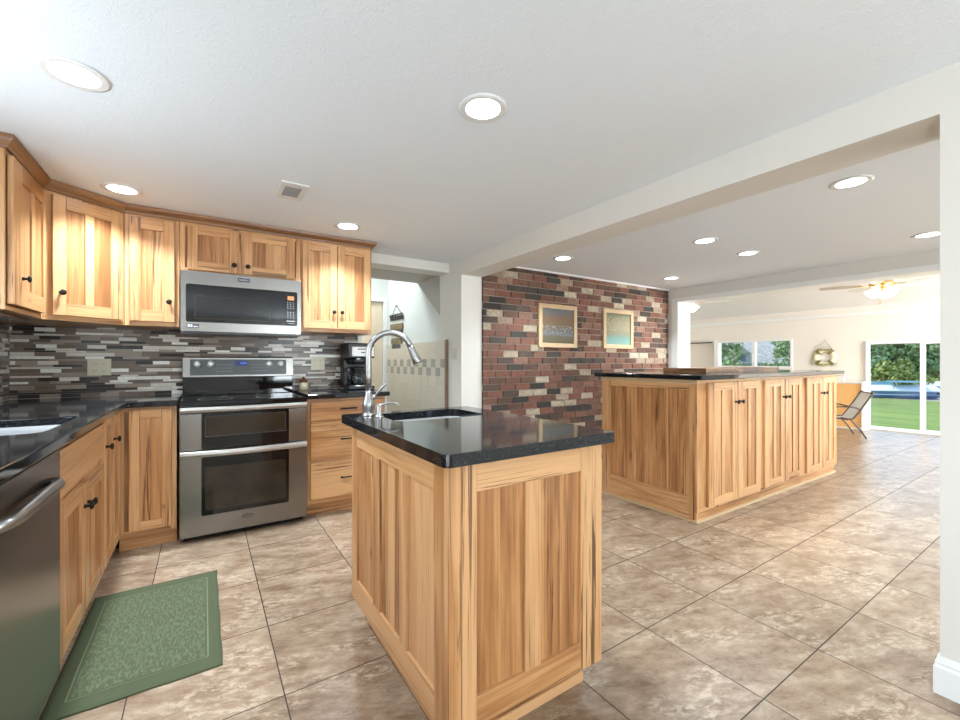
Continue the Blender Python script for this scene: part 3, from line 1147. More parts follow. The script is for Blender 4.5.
r = left_base('base cabinet under the left counter, nearest the viewer past the dishwasher', 0.75, .635)
carcass(r, .635, .59, .10, CT, toe=.05, mids=(.3175,))
for a, b_, kx in ((.03, .312, .285), (.323, .605, .35)):
    d_ = door('door', r, a, b_, .13, .865)
    knob(d_, kx, .78)
r = left_base('sink base cabinet with a wide false drawer front over two doors, beside the dishwasher', 2.0, .80)
carcass(r, .80, .59, .10, CT, toe=.05, hollow=.665, mids=(), hmids=(.672,))
slab_front('drawer_front', r, .012, .79, .692, .855)
d_ = door('door', r, .012, .398, .115, .655, mull=(), boards=3, stile=.062)
knob(d_, .368, .562)
d_ = door('door', r, .404, .79, .115, .655, mull=(), boards=3, stile=.062)
knob(d_, .434, .562)
r = left_base('narrow corner base cabinet with two tall slim doors between sink base and inner corner', 2.802, .50)
carcass(r, 1.10, .59, .10, CT, toe=.05, mids=(.235,), frame=.02)
d_ = door('door', r, .018, .222, .115, .865, stile=.05, boards=1)
knob(d_, .034, .73)
d_ = door('door', r, .245, .458, .115, .865, stile=.05, boards=1)
knob(d_, .258, .735)

# --- base cabinet left of the range (front faces -Y)
r = tag(empty('base_cabinet', (-.432, 3.32, 0)), 'base cabinet with a single tall door and no knob, left of the range', 'cabinet', 'kitchen base cabinets')
carcass(r, .288, .585, .10, CT, toe=.055, frame=.03)
door('door', r, .052, .264, .13, .868, stile=.052, boards=2, ptone=.42)

# --- drawer base right of the range
r = tag(empty('drawer_cabinet', (.640, 3.32, 0)), 'base cabinet with three drawers and black bar pulls, right of the range', 'cabinet', 'kitchen base cabinets')
carcass(r, .60, .585, .10, CT, toe=.055, frame=.03, hmids=(.42, .71))
for z0, z1 in ((.135, .405), (.432, .695), (.722, .865)):
    f_ = slab_front('drawer', r, .022, .575, z0, z1)
    bar_pull(f_, .295, (z0 + z1) / 2 + .01)

# --- upper cabinets
UD = .295
# left run: box face X = -.745, near end Y = 2.79
r = tag(empty('wall_cabinet', (-.757, 2.79, 0), PI / 2), 'wall cabinet on the left wall with one two-panel door and a black knob', 'cabinet', 'kitchen wall cabinets')
carcass(r, .533, UD, ZU0, ZU1, frame=.02)
d_ = door('door', r, .03, .512, ZU0 + .03, 2.115, mull=(.31,), stile=(.118, .04), rail=.085)
knob(d_, .15, 1.565)
# diagonal corner unit
P0, P1 = Vector((-.757, 3.325)), Vector((-.435, 3.585))
dl = (P1 - P0).length
ang = math.atan2(P1.y - P0.y, P1.x - P0.x)
r = tag(empty('corner_wall_cabinet', (P0.x, P0.y, 0), ang), 'diagonal corner wall cabinet with one wide two-panel door', 'cabinet', 'kitchen wall cabinets')
inv = (Matrix.Translation((P0.x, P0.y, 0)) @ Matrix.Rotation(ang, 4, 'Z')).inverted()
b = MB()
poly = [(-1.04, 3.317), (P0.x - .001, P0.y + .002), (P1.x, P1.y + .0), (P1.x, 3.905), (-1.04, 3.905)]
lp = [inv @ Vector((x, y, 0)) for x, y in poly]
lo = [(p.x, p.y, ZU0) for p in lp]
hi = [(p.x, p.y, ZU1) for p in lp]
b.quadface(lo[::-1], .5)
b.quadface(hi, .5)
for k in range(5):
    a, c_ = lo[k], lo[(k + 1) % 5]
    b.quadface([a, c_, hi[(k + 1) % 5], hi[k]], T(.6, .1), 0, (0, 0, 1))
b.box(.0, dl, -.001, .0, ZU0, ZU0 + .03, 'x', .6)
b.build('body', 'wood', r)
d_ = door('door', r, .038, .392, ZU0 + .03, 2.115, mull=(.215,), stile=.062, rail=.07, ptone=.5, ftone=.85)
knob(d_, .072, 1.56)
# single door left of the microwave
r = tag(empty('wall_cabinet', (-.433, 3.585, 0)), 'wall cabinet with a single narrow door, between corner unit and microwave', 'cabinet', 'kitchen wall cabinets')
carcass(r, .293, .32, ZU0, ZU1, frame=.03)
d_ = door('door', r, .026, .266, ZU0 + .03, 2.115, stile=.06, rail=.075, boards=2, ptone=.5)
knob(d_, .238, 1.565)
# over the microwave
r = tag(empty('wall_cabinet', (-.138, 3.585, 0)), 'short wall cabinet with two small doors above the microwave', 'cabinet', 'kitchen wall cabinets')
carcass(r, .777, .32, 1.787, ZU1, frame=.03, mids=(.37,))
d_ = door('door', r, .045, .353, 1.805, 2.115, mull=(.215,), stile=.058, rail=.062, ptone=.5)
knob(d_, .325, 1.86)
d_ = door('door', r, .383, .735, 1.805, 2.115, mull=(.555,), stile=.058, rail=.062, ptone=.5)
knob(d_, .411, 1.86)
# right of the microwave
r = tag(empty('wall_cabinet', (.641, 3.585, 0)), 'wall cabinet with two tall doors right of the microwave, above the coffee maker', 'cabinet', 'kitchen wall cabinets')
carcass(r, .575, .32, ZU0, ZU1, frame=.03, mids=(.287,))
d_ = door('door', r, .014, .281, ZU0 + .03, 2.115, stile=.056, rail=.065, boards=2, ptone=.5)
knob(d_, .253, 1.565)
d_ = door('door', r, .288, .561, ZU0 + .03, 2.115, stile=.056, rail=.065, boards=2, ptone=.5)
knob(d_, .316, 1.565)

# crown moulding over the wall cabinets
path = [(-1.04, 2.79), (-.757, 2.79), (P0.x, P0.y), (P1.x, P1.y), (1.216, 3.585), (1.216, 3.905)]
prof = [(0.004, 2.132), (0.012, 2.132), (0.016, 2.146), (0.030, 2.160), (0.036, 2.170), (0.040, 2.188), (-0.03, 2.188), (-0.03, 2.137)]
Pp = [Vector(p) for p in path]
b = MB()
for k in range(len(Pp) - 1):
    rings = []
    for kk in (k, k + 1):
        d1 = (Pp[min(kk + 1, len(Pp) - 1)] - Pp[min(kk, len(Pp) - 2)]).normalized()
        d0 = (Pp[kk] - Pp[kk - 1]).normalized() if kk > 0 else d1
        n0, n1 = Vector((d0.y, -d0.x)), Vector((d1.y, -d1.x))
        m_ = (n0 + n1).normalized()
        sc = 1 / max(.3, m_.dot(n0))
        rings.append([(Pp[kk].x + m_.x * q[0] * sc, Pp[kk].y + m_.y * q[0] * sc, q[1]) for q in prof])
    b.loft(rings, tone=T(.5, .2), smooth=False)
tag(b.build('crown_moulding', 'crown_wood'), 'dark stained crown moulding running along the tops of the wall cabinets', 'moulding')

# slim light bar below the left wall cabinet
b = MB()
b.box(-1.0, -.80, 2.9, 3.28, 1.378, 1.3985)
tag(b.build('under_cabinet_light', 'steel', bevel=.004), 'slim grey light bar below the left wall cabinet', 'light')

# ================================================================ WORKTOPS, SINKS
outer = [(-1.036, .75), (-.382, .75), (-.382, 3.262), (-.1325, 3.262), (-.1325, 3.903), (-1.036, 3.903)]
hole = rrect(-.87, -.465, 2.03, 2.57, .05)
b = MB()
b.slab(outer, [hole], .885, .92)
tag(b.build('countertop', 'granite', bevel=.006, bseg=3), 'black granite counter along the left wall and corner, with the double sink', 'countertop')
b = MB()
b.slab([(.6345, 3.262), (1.262, 3.262), (1.262, 3.903), (.6345, 3.903)], [], .885, .92)
tag(b.build('countertop', 'granite', bevel=.006, bseg=3), 'short black granite counter right of the range, under the coffee maker', 'countertop')


def basin(b, x0, x1, y0, y1, zt, depth, r=.05):
    rings = []
    for ins, z in ((0, zt), (.003, zt - .02), (.008, zt - depth + .03), (.02, zt - depth + .008), (.045, zt - depth)):
        rings.append([(p[0], p[1], z) for p in rrect(x0 + ins, x1 - ins, y0 + ins, y1 - ins, r)])
    rings.append([((x0 + x1) / 2 + .02 * math.cos(2 * PI * k / len(rings[0])), (y0 + y1) / 2 + .02 * math.sin(2 * PI * k / len(rings[0])), zt - depth - .004) for k in range(-3, len(rings[0]) - 3)])
    b.loft(rings, cap0=False, cap1=True)


r = tag(empty('kitchen_sink', (0, 0, 0)), 'stainless double bowl sink set under the left granite counter', 'sink')
b = MB()
basin(b, -.875, -.46, 2.02, 2.275, .884, .19)
b.build('bowl', 'sink_steel', r)
b = MB()
basin(b, -.875, -.46, 2.31, 2.58, .884, .19)
b.build('bowl', 'sink_steel', r)
b = MB()
b.box(-.875, -.46, 2.27, 2.315, .862, .880)
b.build('divider', 'sink_steel', r, bevel=.006)

# ================================================================ DISHWASHER
r = tag(empty('dishwasher', (-.415, 1.394, 0), PI / 2), 'stainless steel dishwasher with curved bar handle beside the sink base', 'dishwasher')
b = MB()
b.box(0, .602, .025, .58, .09, .874)
b.build('body', 'dark_gap', r)
b = MB()
b.box(.004, .598, -.006, .024, .105, .865)
b.build('door', 'steel', r, bevel=.006)
b = MB()
b.box(.0, .602, .05, .5, .0, .09)
b.build('kick_plate', 'dark_gap', r)
b = MB()
pts = []
for k in range(15):
    u = k / 14
    e_ = abs(2 * u - 1)
    pts.append((.535 - .47 * u, -.030 + .034 * e_ ** 7 - .004 * (1 - e_), .768 + .012 * (1 - e_ ** 2)))
b.tube(pts, .0165, 14)
b.build('handle', 'nickel', r)

# ================================================================ RANGE
r = tag(empty('range', (-.13, 3.30, 0)), 'stainless double oven range with black glass cooktop between the base cabinets', 'range')
RW = .762
b = MB()
b.box(0, RW, 0, .60, .05, .865)
b.box(.02, RW - .02, .04, .58, 0, .05, mi=1)
b.build('body', ['steel', 'dark_gap'], r)
b = MB()
b.box(-.001, RW + .001, -.035, .585, .872, .905)
b.build('cooktop', 'black_glass', r, bevel=.006)
for cx, cy, rr in ((.20, .12, .10), (.56, .12, .11), (.20, .40, .075), (.56, .40, .085)):
    b = MB()
    rings = [[(cx + (rr + dd) * math.cos(2 * PI * k / 40), .02 + cy + (rr + dd) * math.sin(2 * PI * k / 40), .9056) for k in range(40)] for dd in (0, .002)]
    b.loft(rings, cap0=False, cap1=False)
    b.build('burner_marking', 'print_grey', r)


def oven_door(z0, z1, wz0, wz1, name):
    d = MB()
    d.box(.003, RW - .003, -.032, -.002, z0, z1)
    o_ = d.build(name, 'steel', r, bevel=.004)
    d = MB()
    d.slab([(x, y) for x, y in rrect(.118, .638, wz0, wz1, .012)], [], 0, .004)
    d.xf(Matrix.Translation((0, -.032, 0)) @ Matrix.Rotation(PI / 2, 4, 'X'))
    g_ = d.build('glass', 'black_glass', o_)
    return o_


d1 = oven_door(.038, .545, .165, .542, 'lower_door')
d = MB()
d.slab(rrect(.138, .618, .195, .475, .012), [], 0, .0015)
d.xf(Matrix.Translation((0, -.036, 0)) @ Matrix.Rotation(PI / 2, 4, 'X'))
d.build('window', 'oven_window', d1)
d2 = oven_door(.592, .828, .592, .828, 'upper_door')
d = MB()
d.slab(rrect(.138, .618, .672, .808, .010), [rrect(.1405, .6155, .676, .8055, .008)], 0, .0015)
d.xf(Matrix.Translation((0, -.036, 0)) @ Matrix.Rotation(PI / 2, 4, 'X'))
d.build('window_outline', 'panel_grey', d2)
d = MB()
d.slab(rrect(.143, .613, .677, .803, .008), [], 0, .0012)
d.xf(Matrix.Translation((0, -.036, 0)) @ Matrix.Rotation(PI / 2, 4, 'X'))
d.build('window', 'oven_window', d2)
for dd, zc, hh in ((d1, .564, .022), (d2, .850, .018)):
    d = MB()
    n = 14
    rings = []
    for k in range(n + 1):
        u = k / n
        x = .004 + (RW - .008) * u
        bow = .030 + .028 * math.sin(PI * u) if dd is d1 else .034 + .016 * math.sin(PI * u)
        y = -bow
        rings.append([(x, y - .012, zc - hh * .75), (x, y - .015, zc), (x, y - .010, zc + hh), (x, y + .012, zc + hh), (x, y + .012, zc - hh)])
    d.loft(rings, smooth=False)
    d.build('handle', 'bright_steel', dd, bevel=.003)
# maker's mark pressed into the lower door: an oval swoosh
d = MB()
for k in range(2):
    pts = []
    for q in range(20):
        a = 2 * PI * q / 19 * .8 + k * PI
        pts.append((.381 + .034 * math.cos(a), -.0335, .118 + .012 * math.sin(a)))
    d.tube(pts, .0010, 6)
d.tube([(.352, -.0335, .116), (.368, -.0335, .124), (.378, -.0335, .112), (.392, -.0335, .124), (.410, -.0335, .114)], .0014, 6)
d.build('emblem', 'panel_grey', d1)
# back guard
b = MB()
b.box(-.001, RW - .005, .535, .598, .905, 1.045)
b.build('back_riser', 'black_glass', r, bevel=.004)
b = MB()
b.loft([[(-.004, .500, 1.040), (-.004, .512, 1.195), (-.004, .600, 1.203), (-.004, .600, 1.040)], [(RW - .004, .500, 1.040), (RW - .004, .512, 1.195), (RW - .004, .600, 1.203), (RW - .004, .600, 1.040)]], smooth=False)
cp = b.build('control_panel', 'steel', r, bevel=.006)


def onpanel(u0, u1, v0, v1, off, th=.0015):
    """box on the tilted control panel; u along x, v = height"""
    f_ = lambda v: .500 + (v - 1.040) * (.012 / .155)
    m_ = MB()
    m_.loft([[(u0, f_(v0) - off, v0), (u0, f_(v1) - off, v1), (u0, f_(v1) - off + th, v1), (u0, f_(v0) - off + th, v0)], [(u1, f_(v0) - off, v0), (u1, f_(v1) - off, v1), (u1, f_(v1) - off + th, v1), (u1, f_(v0) - off + th, v0)]], smooth=False)
    return m_


fa = onpanel(.045, .702, 1.058, 1.178, .002, .004).build('fascia', 'panel_grey', cp)
onpanel(.338, .420, 1.128, 1.168, .004, .003).build('display', 'display_blue', cp)
b = MB()
for k in range(4):
    x = .372 + k * .011
    b.box(x, x + .0014, .5035, .506, 1.143, 1.155)
    b.box(x + .005, x + .0064, .5035, .506, 1.143, 1.155)
    b.box(x, x + .0064, .5035, .506, 1.1485, 1.150)
b.build('display_digits', 'display_glow', cp)
b = MB()
for col in list(range(6)) + list(range(8, 15)):
    for rw in range(3):
        x = .215 + col * .0185 if col < 6 else .300 + col * .0185
        zb = 1.086 + rw * .024
        y = .500 + (zb - 1.04) * .0774 - .0032
        b.box(x, x + .008, y, y + .002, zb, zb + .0032)
b.build('button_print', 'print_grey', cp)
for kx in (.089, .175, .573, .660):
    b = MB()
    b.lathe([(.026, 0), (.026, -.005), (.022, -.008), (.020, -.024), (.017, -.027), (.001, -.028)], (0, 0, 0), 24, 'y')
    b.box(-.003, .003, -.031, -.024, -.018, .018)
    b.xf(Matrix.Translation((kx, .5055, 1.143)) @ Matrix.Rotation(-.077, 4, 'X'))
    b.build('dial', 'white_knob', cp)

# ================================================================ MICROWAVE
r = tag(empty('microwave', (-.131, 3.50, 1.358)), 'stainless over-the-range microwave with dark glass door under the short cabinet', 'microwave')
b = MB()
b.box(0, .762, .03, .40, .0, .424)
b.build('body', 'panel_grey', r)
b = MB()
b.slab(rrect(0, .762, .012, .424, .008), [rrect(.030, .735, .076, .335, .012)], 0, .03)
b.xf(Matrix.Translation((0, .03, 0)) @ Matrix.Rotation(PI / 2, 4, 'X'))
fr_ = b.build('front_frame', 'steel', r, bevel=.003)
b = MB()
b.slab([(.0315, .0775), (.6435, .0775), (.6435, .3335), (.0315, .3335)], [], 0, .004)
b.xf(Matrix.Translation((0, .012, 0)) @ Matrix.Rotation(PI / 2, 4, 'X'))
dg = b.build('door_glass', 'black_glass', r)
b = MB()
b.slab(rrect(.080, .545, .100, .260, .006), [rrect(.084, .541, .104, .256, .005)], 0, .001)
b.xf(Matrix.Translation((0, .008, 0)) @ Matrix.Rotation(PI / 2, 4, 'X'))
b.build('window_outline', 'oven_window', dg)
b = MB()
b.slab([(.645, .0775), (.7335, .0775), (.7335, .3335), (.645, .3335)], [], 0, .004)
b.xf(Matrix.Translation((0, .012, 0)) @ Matrix.Rotation(PI / 2, 4, 'X'))
pn = b.build('control_panel', 'black_glass', r)
b = MB()
b.box(.668, .712, .005, .008, .272, .302)
b.build('display', 'display_orange', pn)
b = MB()
for rw in range(9):
    for cc in range(3):
        if rw in (4,):
            continue
        b.box(.664 + cc * .020, .673 + cc * .020, .006, .008, .135 + rw * .0145, .139 + rw * .0145)
b.box(.660, .718, .006, .008, .108, .116)
b.box(.675, .712, .006, .008, .093, .096)
b.build('button_print', 'print_grey', pn)
b = MB()
b.box(.655, .708, -.003, .001, .030, .058)
b.build('door_button', 'bright_steel', pn, bevel=.002)
b = MB()
b.box(.338, .412, -.002, .001, .378, .404)
bd = b.build('badge', 'logo_blue', fr_, bevel=.001)
b = MB()
for k, x in enumerate((.345, .355, .366, .376, .386, .397)):
    b.box(x, x + .0022, -.003, -.001, .385, .397)
    b.box(x + .005, x + .0072, -.003, -.001, .385, .397)
    if k % 2 == 0:
        b.box(x, x + .0072, -.003, -.001, .395, .397)
    else:
        b.box(x, x + .0072, -.003, -.001, .390, .392)
b.build('lettering', 'print_white', bd)
b = MB()
b.box(.035, .104, -.002, .001, .036, .062)
bd = b.build('badge', 'panel_grey', fr_, bevel=.001)
b = MB()
b.box(.040, .054, -.003, -.001, .042, .057)
b.box(.057, .066, -.003, -.001, .042, .057)
b.box(.072, .099, -.003, -.001, .043, .047)
b.build('lettering', 'print_white', bd)
# ================================================================ SMALL ISLAND WITH SINK
IX0, IX1, IY0, IY1 = .56, 1.18, 1.02, 1.915
IZ0 = .108
r = tag(empty('island_cabinet', ((IX0 + IX1) / 2, (IY0 + IY1) / 2, 0)), 'small panelled hickory island cabinet carrying the sink and tall faucet', 'cabinet')
ox, oy = (IX0 + IX1) / 2, (IY0 + IY1) / 2
off = Matrix.Translation((-ox, -oy, 0))
b = MB()
b.box(IX0 + .012, IX1 - .012, IY0 + .012, IY1 - .012, IZ0, .655, 'z', .45)
b.box(IX0 + .012, IX0 + .03, IY0 + .012, IY1 - .012, .655, CT, 'z', .45)
b.box(IX1 - .03, IX1 - .012, IY0 + .012, IY1 - .012, .655, CT, 'z', .45)
b.box(IX0 + .03, IX1 - .03, IY0 + .012, IY0 + .03, .655, CT, 'z', .45)
b.box(IX0 + .03, IX1 - .03, IY1 - .018, IY1 - .012, .655, CT, 'z', .45)
b.xf(off).build('body', 'wood', r)
e = .0004
# side that faces the sink wall (-X): three panels
b = MB()
x0, x1 = IX0, IX0 + .02
ys = [1.046, 1.105, 1.306, 1.367, 1.563, 1.634, 1.845, 1.915]
b.box(x0, x1, 1.046, 1.105, IZ0, CT, 'z', .5)
b.box(x0, x1, 1.845, 1.915, IZ0, CT, 'z', .6)
b.box(x0 + e, x1, 1.105, 1.845, .79, CT, 'y', .78)
b.box(x0 + e, x1, 1.105, 1.845, IZ0, .205, 'y', .8)
b.box(x0 + e, x1, 1.306, 1.367, .205, .79, 'z', .7)
b.box(x0 + e, x1, 1.563, 1.634, .205, .79, 'z', .5)
for a, c_, ts in ((1.105, 1.306, (.72, .66)), (1.367, 1.563, (.25, .75, .55)), (1.634, 1.845, (.55, .35))):
    wd = (c_ - a) / len(ts)
    for k, t in enumerate(ts):
        b.box(x0 + .010, x1, a + k * wd, a + (k + 1) * wd, .205, .79, 'z', t)
b.xf(off).build('side_panel', 'wood', r, bevel=.0016)
# corner post
b = MB()
b.box(IX0 - .0005, IX0 + .045, IY0 - .0005, IY0 + .026, IZ0, CT, 'z', .6)
b.xf(off).build('corner_post', 'wood', r, bevel=.004)
# end that faces the viewer (-Y): two panels
b = MB()
y0, y1 = IY0, IY0 + .02
b.box(IX0 + .046, .655, y0, y1, IZ0, CT, 'z', .95)
b.box(1.076, IX1, y0, y1, IZ0, CT, 'z', .78)
b.box(.655, 1.076, y0 + e, y1, .79, CT, 'x', .9)
b.box(.655, 1.076, y0 + e, y1, IZ0, .202, 'x', .42)
b.box(.834, .897, y0 + e, y1, .202, .79, 'z', .72)
for a, c_, ts in ((.655, .834, (.30, .36)), (.897, 1.076, (.26, .22))):
    wd = (c_ - a) / len(ts)
    for k, t in enumerate(ts):
        b.box(a + k * wd, a + (k + 1) * wd, y0 + .010, y1, .202, .79, 'z', t)
b.xf(off).build('end_panel', 'wood', r, bevel=.0016)
# far sides
b = MB()
b.box(IX1 - .012, IX1, IY0 + .02, IY1, IZ0, CT, 'z', .5)
b.box(IX0 + .02, IX1, IY1 - .012, IY1, IZ0, CT, 'z', .5)
b.xf(off).build('back_panel', 'wood', r, bevel=.0016)
# recessed base with shoe moulding
b = MB()
b.box(.62, 1.15, 1.095, 1.86, 0, IZ0, 'x', .5)
b.box(.612, 1.158, 1.085, 1.868, 0, .035, 'x', .9)
b.xf(off).build('plinth', 'wood', r, bevel=.003)

b = MB()
hole = rrect(.655, 1.085, 1.595, 1.895, .06)
b.slab(rrect(.522, 1.196, .965, 1.965, .022, 4), [hole], .885, .921)
tag(b.build('countertop', 'granite', bevel=.008, bseg=3), 'polished black granite top of the small island, around the faucet', 'countertop')
r = tag(empty('prep_sink', (0, 0, 0)), 'small stainless prep sink set into the island granite', 'sink')
b = MB()
basin(b, .648, 1.092, 1.588, 1.8965, .8845, .16, .06)
b.build('bowl', 'sink_steel', r)
b = MB()
b.lathe([(.001, 0), (.035, .001), (.04, .004), (.03, .006), (.001, .002)], (.87, 1.76, .722), 20)
b.build('drain', 'bright_steel', r)

# faucet
fx, fy = .621, 1.868
r = tag(empty('faucet', (fx, fy, .921)), 'tall gooseneck pull-down faucet in brushed nickel on the small island', 'faucet')
b = MB()
b.lathe([(.030, .0), (.030, .004), (.024, .008), (.022, .014), (.027, .030), (.0285, .048), (.026, .064), (.019, .084), (.0155, .098), (.0145, .110)], seg=24)
b.build('base', 'nickel', r)
dv = Vector((.90, -.40, 0)).normalized()
b = MB()
R_ = .096
zc = .277
pts = [(0, 0, .10), (0, 0, .18), (0, 0, .225), (0, 0, zc)]
for k in range(1, 15):
    a = PI - (PI - math.radians(18)) * k / 14
    pts.append(tuple(dv * (R_ + R_ * math.cos(a)) + Vector((0, 0, zc + R_ * math.sin(a)))))
b.tube(pts, .0133, 16)
b.build('spout', 'nickel', r)
pe = Vector(pts[-1])
td = (Vector(pts[-1]) - Vector(pts[-2])).normalized()
b = MB()
b.tube([tuple(pe + td * s) for s in (-.004, .0, .012, .05, .076, .080)], [.0135, .0155, .0158, .0185, .0215, .019], 18)
b.build('spray_head', 'nickel', r)
b = MB()
hv = Vector((.85, -.5, 0)).normalized()
b.tube([(0, 0, .070), tuple(hv * .030 + Vector((0, 0, .088)))], [.012, .011], 12)
b.tube([tuple(hv * s + Vector((0, 0, z))) for s, z in ((.026, .078), (.036, .098), (.056, .122), (.074, .140), (.078, .142))], [.006, .0075, .0085, .0095, .006], 12, flat=.75)
b.build('lever', 'nickel', r)
# soap dispenser
r = tag(empty('soap_dispenser', (.643, 1.79, .921)), 'small brushed nickel soap dispenser with curved nozzle beside the faucet', 'soap dispenser')
b = MB()
b.lathe([(.021, 0), (.021, .003), (.0135, .006), (.0125, .010), (.0125, .050), (.0105, .054), (.006, .056)], seg=18)
b.build('body', 'nickel', r)
b = MB()
nv = Vector((.84, -.54, 0)).normalized()
b.tube([(0, 0, .048), tuple(nv * .012 + Vector((0, 0, .052))), tuple(nv * .04 + Vector((0, 0, .060))), tuple(nv * .068 + Vector((0, 0, .060))), tuple(nv * .088 + Vector((0, 0, .054)))], [.006, .0055, .005, .0045, .004], 10)
b.build('nozzle', 'nickel', r)

# ================================================================ LARGE ISLAND (three two-door units in a row)
PY = 1.688           # face-frame plane, fronts face -Y
PZ0, PZ1 = .075, 1.029
units = [(2.954, 3.905, (3.075, 3.488), (3.500, 3.868), 'first of three two-door cabinets in the large island, with the panelled end'),
         (3.905, 4.745, (3.946, 4.315), (4.330, 4.690), 'middle two-door cabinet of the large island, between its neighbours'),
         (4.745, 5.560, (4.795, 5.165), (5.180, 5.530), 'third two-door cabinet of the large island, nearest the sunroom')]
for ui, (xa, xb, da, db, lbl) in enumerate(units):
    r = tag(empty('island_cabinet', (xa, PY, 0)), lbl, 'cabinet', 'large island cabinets')
    wd = xb - xa - .001
    b = MB()
    b.box(0 if ui else .02, wd, .018, .86, PZ0, PZ1, 'z', .5)
    b.box(0, wd, 0, .018, PZ0, .10, 'x', .6)
    b.box(.0205 if ui == 0 else 0, wd, 0, .018, PZ1 - .03, PZ1, 'x', .8)
    edges = [0, da[0] - xa + .01, da[1] - xa - .01, db[0] - xa + .01, db[1] - xa - .01, wd]
    for k in (0, 2, 4):
        b.box(edges[k], edges[k + 1], 0.0002, .018, .10, PZ1 - .03, 'z', T(.55, .2))
    b.box(edges[1], edges[2], .01, .018, .10, PZ1 - .03, 'z', .3)
    b.box(edges[3], edges[4], .01, .018, .10, PZ1 - .03, 'z', .3)
    b.build('body', 'wood', r, bevel=.0014)
    for (p0, p1), kn in ((da, 1), (db, 0)):
        a, c_ = p0 - xa, p1 - xa
        d_ = door('door', r, a, c_, .098, 1.006, stile=.075, rail=.06, mull=((a + c_) / 2,), ptone=.45, ftone=.75)
        knob(d_, c_ - .03 if kn else a + .03, .85)
    b = MB()
    b.box(0.02 if ui == 0 else 0, wd, .012, .84, 0, PZ0, 'x', .5)
    if ui == 0:
        b.box(.004, .02, .006, .86, 0, PZ0, 'y', .6)
    b.build('plinth', 'wood', r)
    b = MB()
    b.box(-.006 if ui == 0 else 0, wd, -.006, .012, 0, .018, 'x', .98)
    if ui == 0:
        b.box(-.006, .004, .012, .866, 0, .018, 'y', .98)
    b.build('shoe_moulding', 'pale_wood', r, bevel=.002)
    if ui == 0:
        b = MB()
        P_ = lambda y: y - PY
        b.box(-.0005, .02, 0.0185, P_(1.748), 0.02, PZ1 - .03, 'z', .5)
        b.box(0, .02, P_(2.455), P_(2.55), 0.02, PZ1 - .03, 'z', .62)
        b.box(.0004, .02, P_(1.748), P_(2.455), .955, PZ1 - .03, 'y', .55)
        b.box(.0004, .02, P_(1.748), P_(2.455), .02, .186, 'y', .62)
        b.box(.0004, .02, P_(1.918), P_(1.934), .186, .955, 'z', .8)
        b.box(.0004, .02, P_(2.200), P_(2.218), .186, .955, 'z', .8)
        for a, c_, ts in ((1.748, 1.918, (.42, .36)), (1.934, 2.200, (.22, .30, .38, .32)), (2.218, 2.455, (.40, .18, .34))):
            w_ = (c_ - a) / len(ts)
            for k, t in enumerate(ts):
                b.box(.009, .02, P_(a + k * w_), P_(a + (k + 1) * w_), .186, .955, 'z', t)
        b.build('end_panel', 'wood', r, bevel=.0016)
        b = MB()
        b.box(-.004, .02, -.004, P_(2.556), PZ1 - .03, PZ1 - .0005, 'y', 1.0)
        b.build('top_strip', 'pale_wood', r, bevel=.001)
b = MB()
b.slab([(2.905, 1.628), (5.625, 1.628), (5.625, 2.600), (2.905, 2.600)], [], 1.0295, 1.066)
tag(b.build('countertop', 'granite', bevel=.008, bseg=3), 'long black granite top of the large island under the wooden board', 'countertop')
# small black receptacle on the far end of the large island
r = tag(empty('outlet', (5.561, 1.80, .62)), 'small dark outlet on the sunroom end of the large island', 'outlet')
b = MB()
b.box(0, .012, -.04, .04, -.06, .06)
b.build('cover_plate', 'black', r, bevel=.002)

# long wooden serving board
r = tag(empty('serving_board', (4.23, 2.15, 1.0665)), 'long thick dark and tan wooden board lying on the large island', 'board')
b = MB()
rnd = random.Random(3)
x = -.68
while x < .68:
    wdt = rnd.choice([.09, .13, .2, .28])
    x2 = min(.68, x + wdt)
    b.box(x, x2, -.20, .20, 0, .036, 'y', rnd.random() * .8)
    x = x2
b.build('board', 'board_wood', r, bevel=.002)

# ================================================================ COUNTER PROPS
r = tag(empty('coffee_maker', (1.142, 3.74, .9205)), 'black drip coffee maker with steel front band and glass carafe', 'coffee maker')
b = MB()
b.box(-.115, .115, -.13, .13, 0, .030)
b.box(-.115, .115, .03, .13, .030, .26)
b.box(-.115, .115, -.12, .13, .27, .40)
b.build('body', 'black', r, bevel=.010, bseg=3)
b = MB()
b.lathe([(.075, .215), (.085, .27)], (0, -.045, 0), 20)
b.build('filter_basket', 'black', r)
b = MB()
b.box(-.085, .108, -.1245, -.118, .285, .368)
bn = b.build('front_band', 'nickel', r, bevel=.002)
b = MB()
b.box(-.035, .050, -.1262, -.124, .343, .352)
b.box(-.005, .030, -.1262, -.124, .313, .323)
b.build('print', 'black', bn)
b = MB()
b.lathe([(.001, .032), (.066, .033), (.076, .06), (.078, .10), (.068, .145), (.052, .172)], (.0, -.045, 0), 24, cap=False)
cf = b.build('carafe', 'carafe_glass', r)
b = MB()
b.lathe([(.055, .165), (.056, .188), (.045, .195), (.001, .196)], (0, -.045, 0), 20)
b.build('lid', 'black', cf)
b = MB()
b.tube([(-.05, -.06, .175), (-.10, -.085, .170), (-.112, -.09, .12), (-.10, -.085, .07)], .008, 8, flat=1.4)
b.build('handle', 'black', cf)
b = MB()
b.lathe([(.0795, .03), (.0795, .036), (.074, .036)], (0, -.045, 0), 24, cap=False)
b.build('warming_ring', 'bright_steel', cf)
b = MB()
pts = []
for k in range(40):
    a = k * .42
    rr = .055 + .012 * math.sin(k * 1.3)
    pts.append((.955 + rr * 1.2 * math.cos(a) - k * .001, 3.62 + rr * .7 * math.sin(a), .9265 + .0009 * (k % 14)))
b.tube(pts, .0032, 6)
b.tube([(.93, 3.62, .930), (.85, 3.60, .926), (.78, 3.63, .926), (.74, 3.68, .926)], .0032, 6)
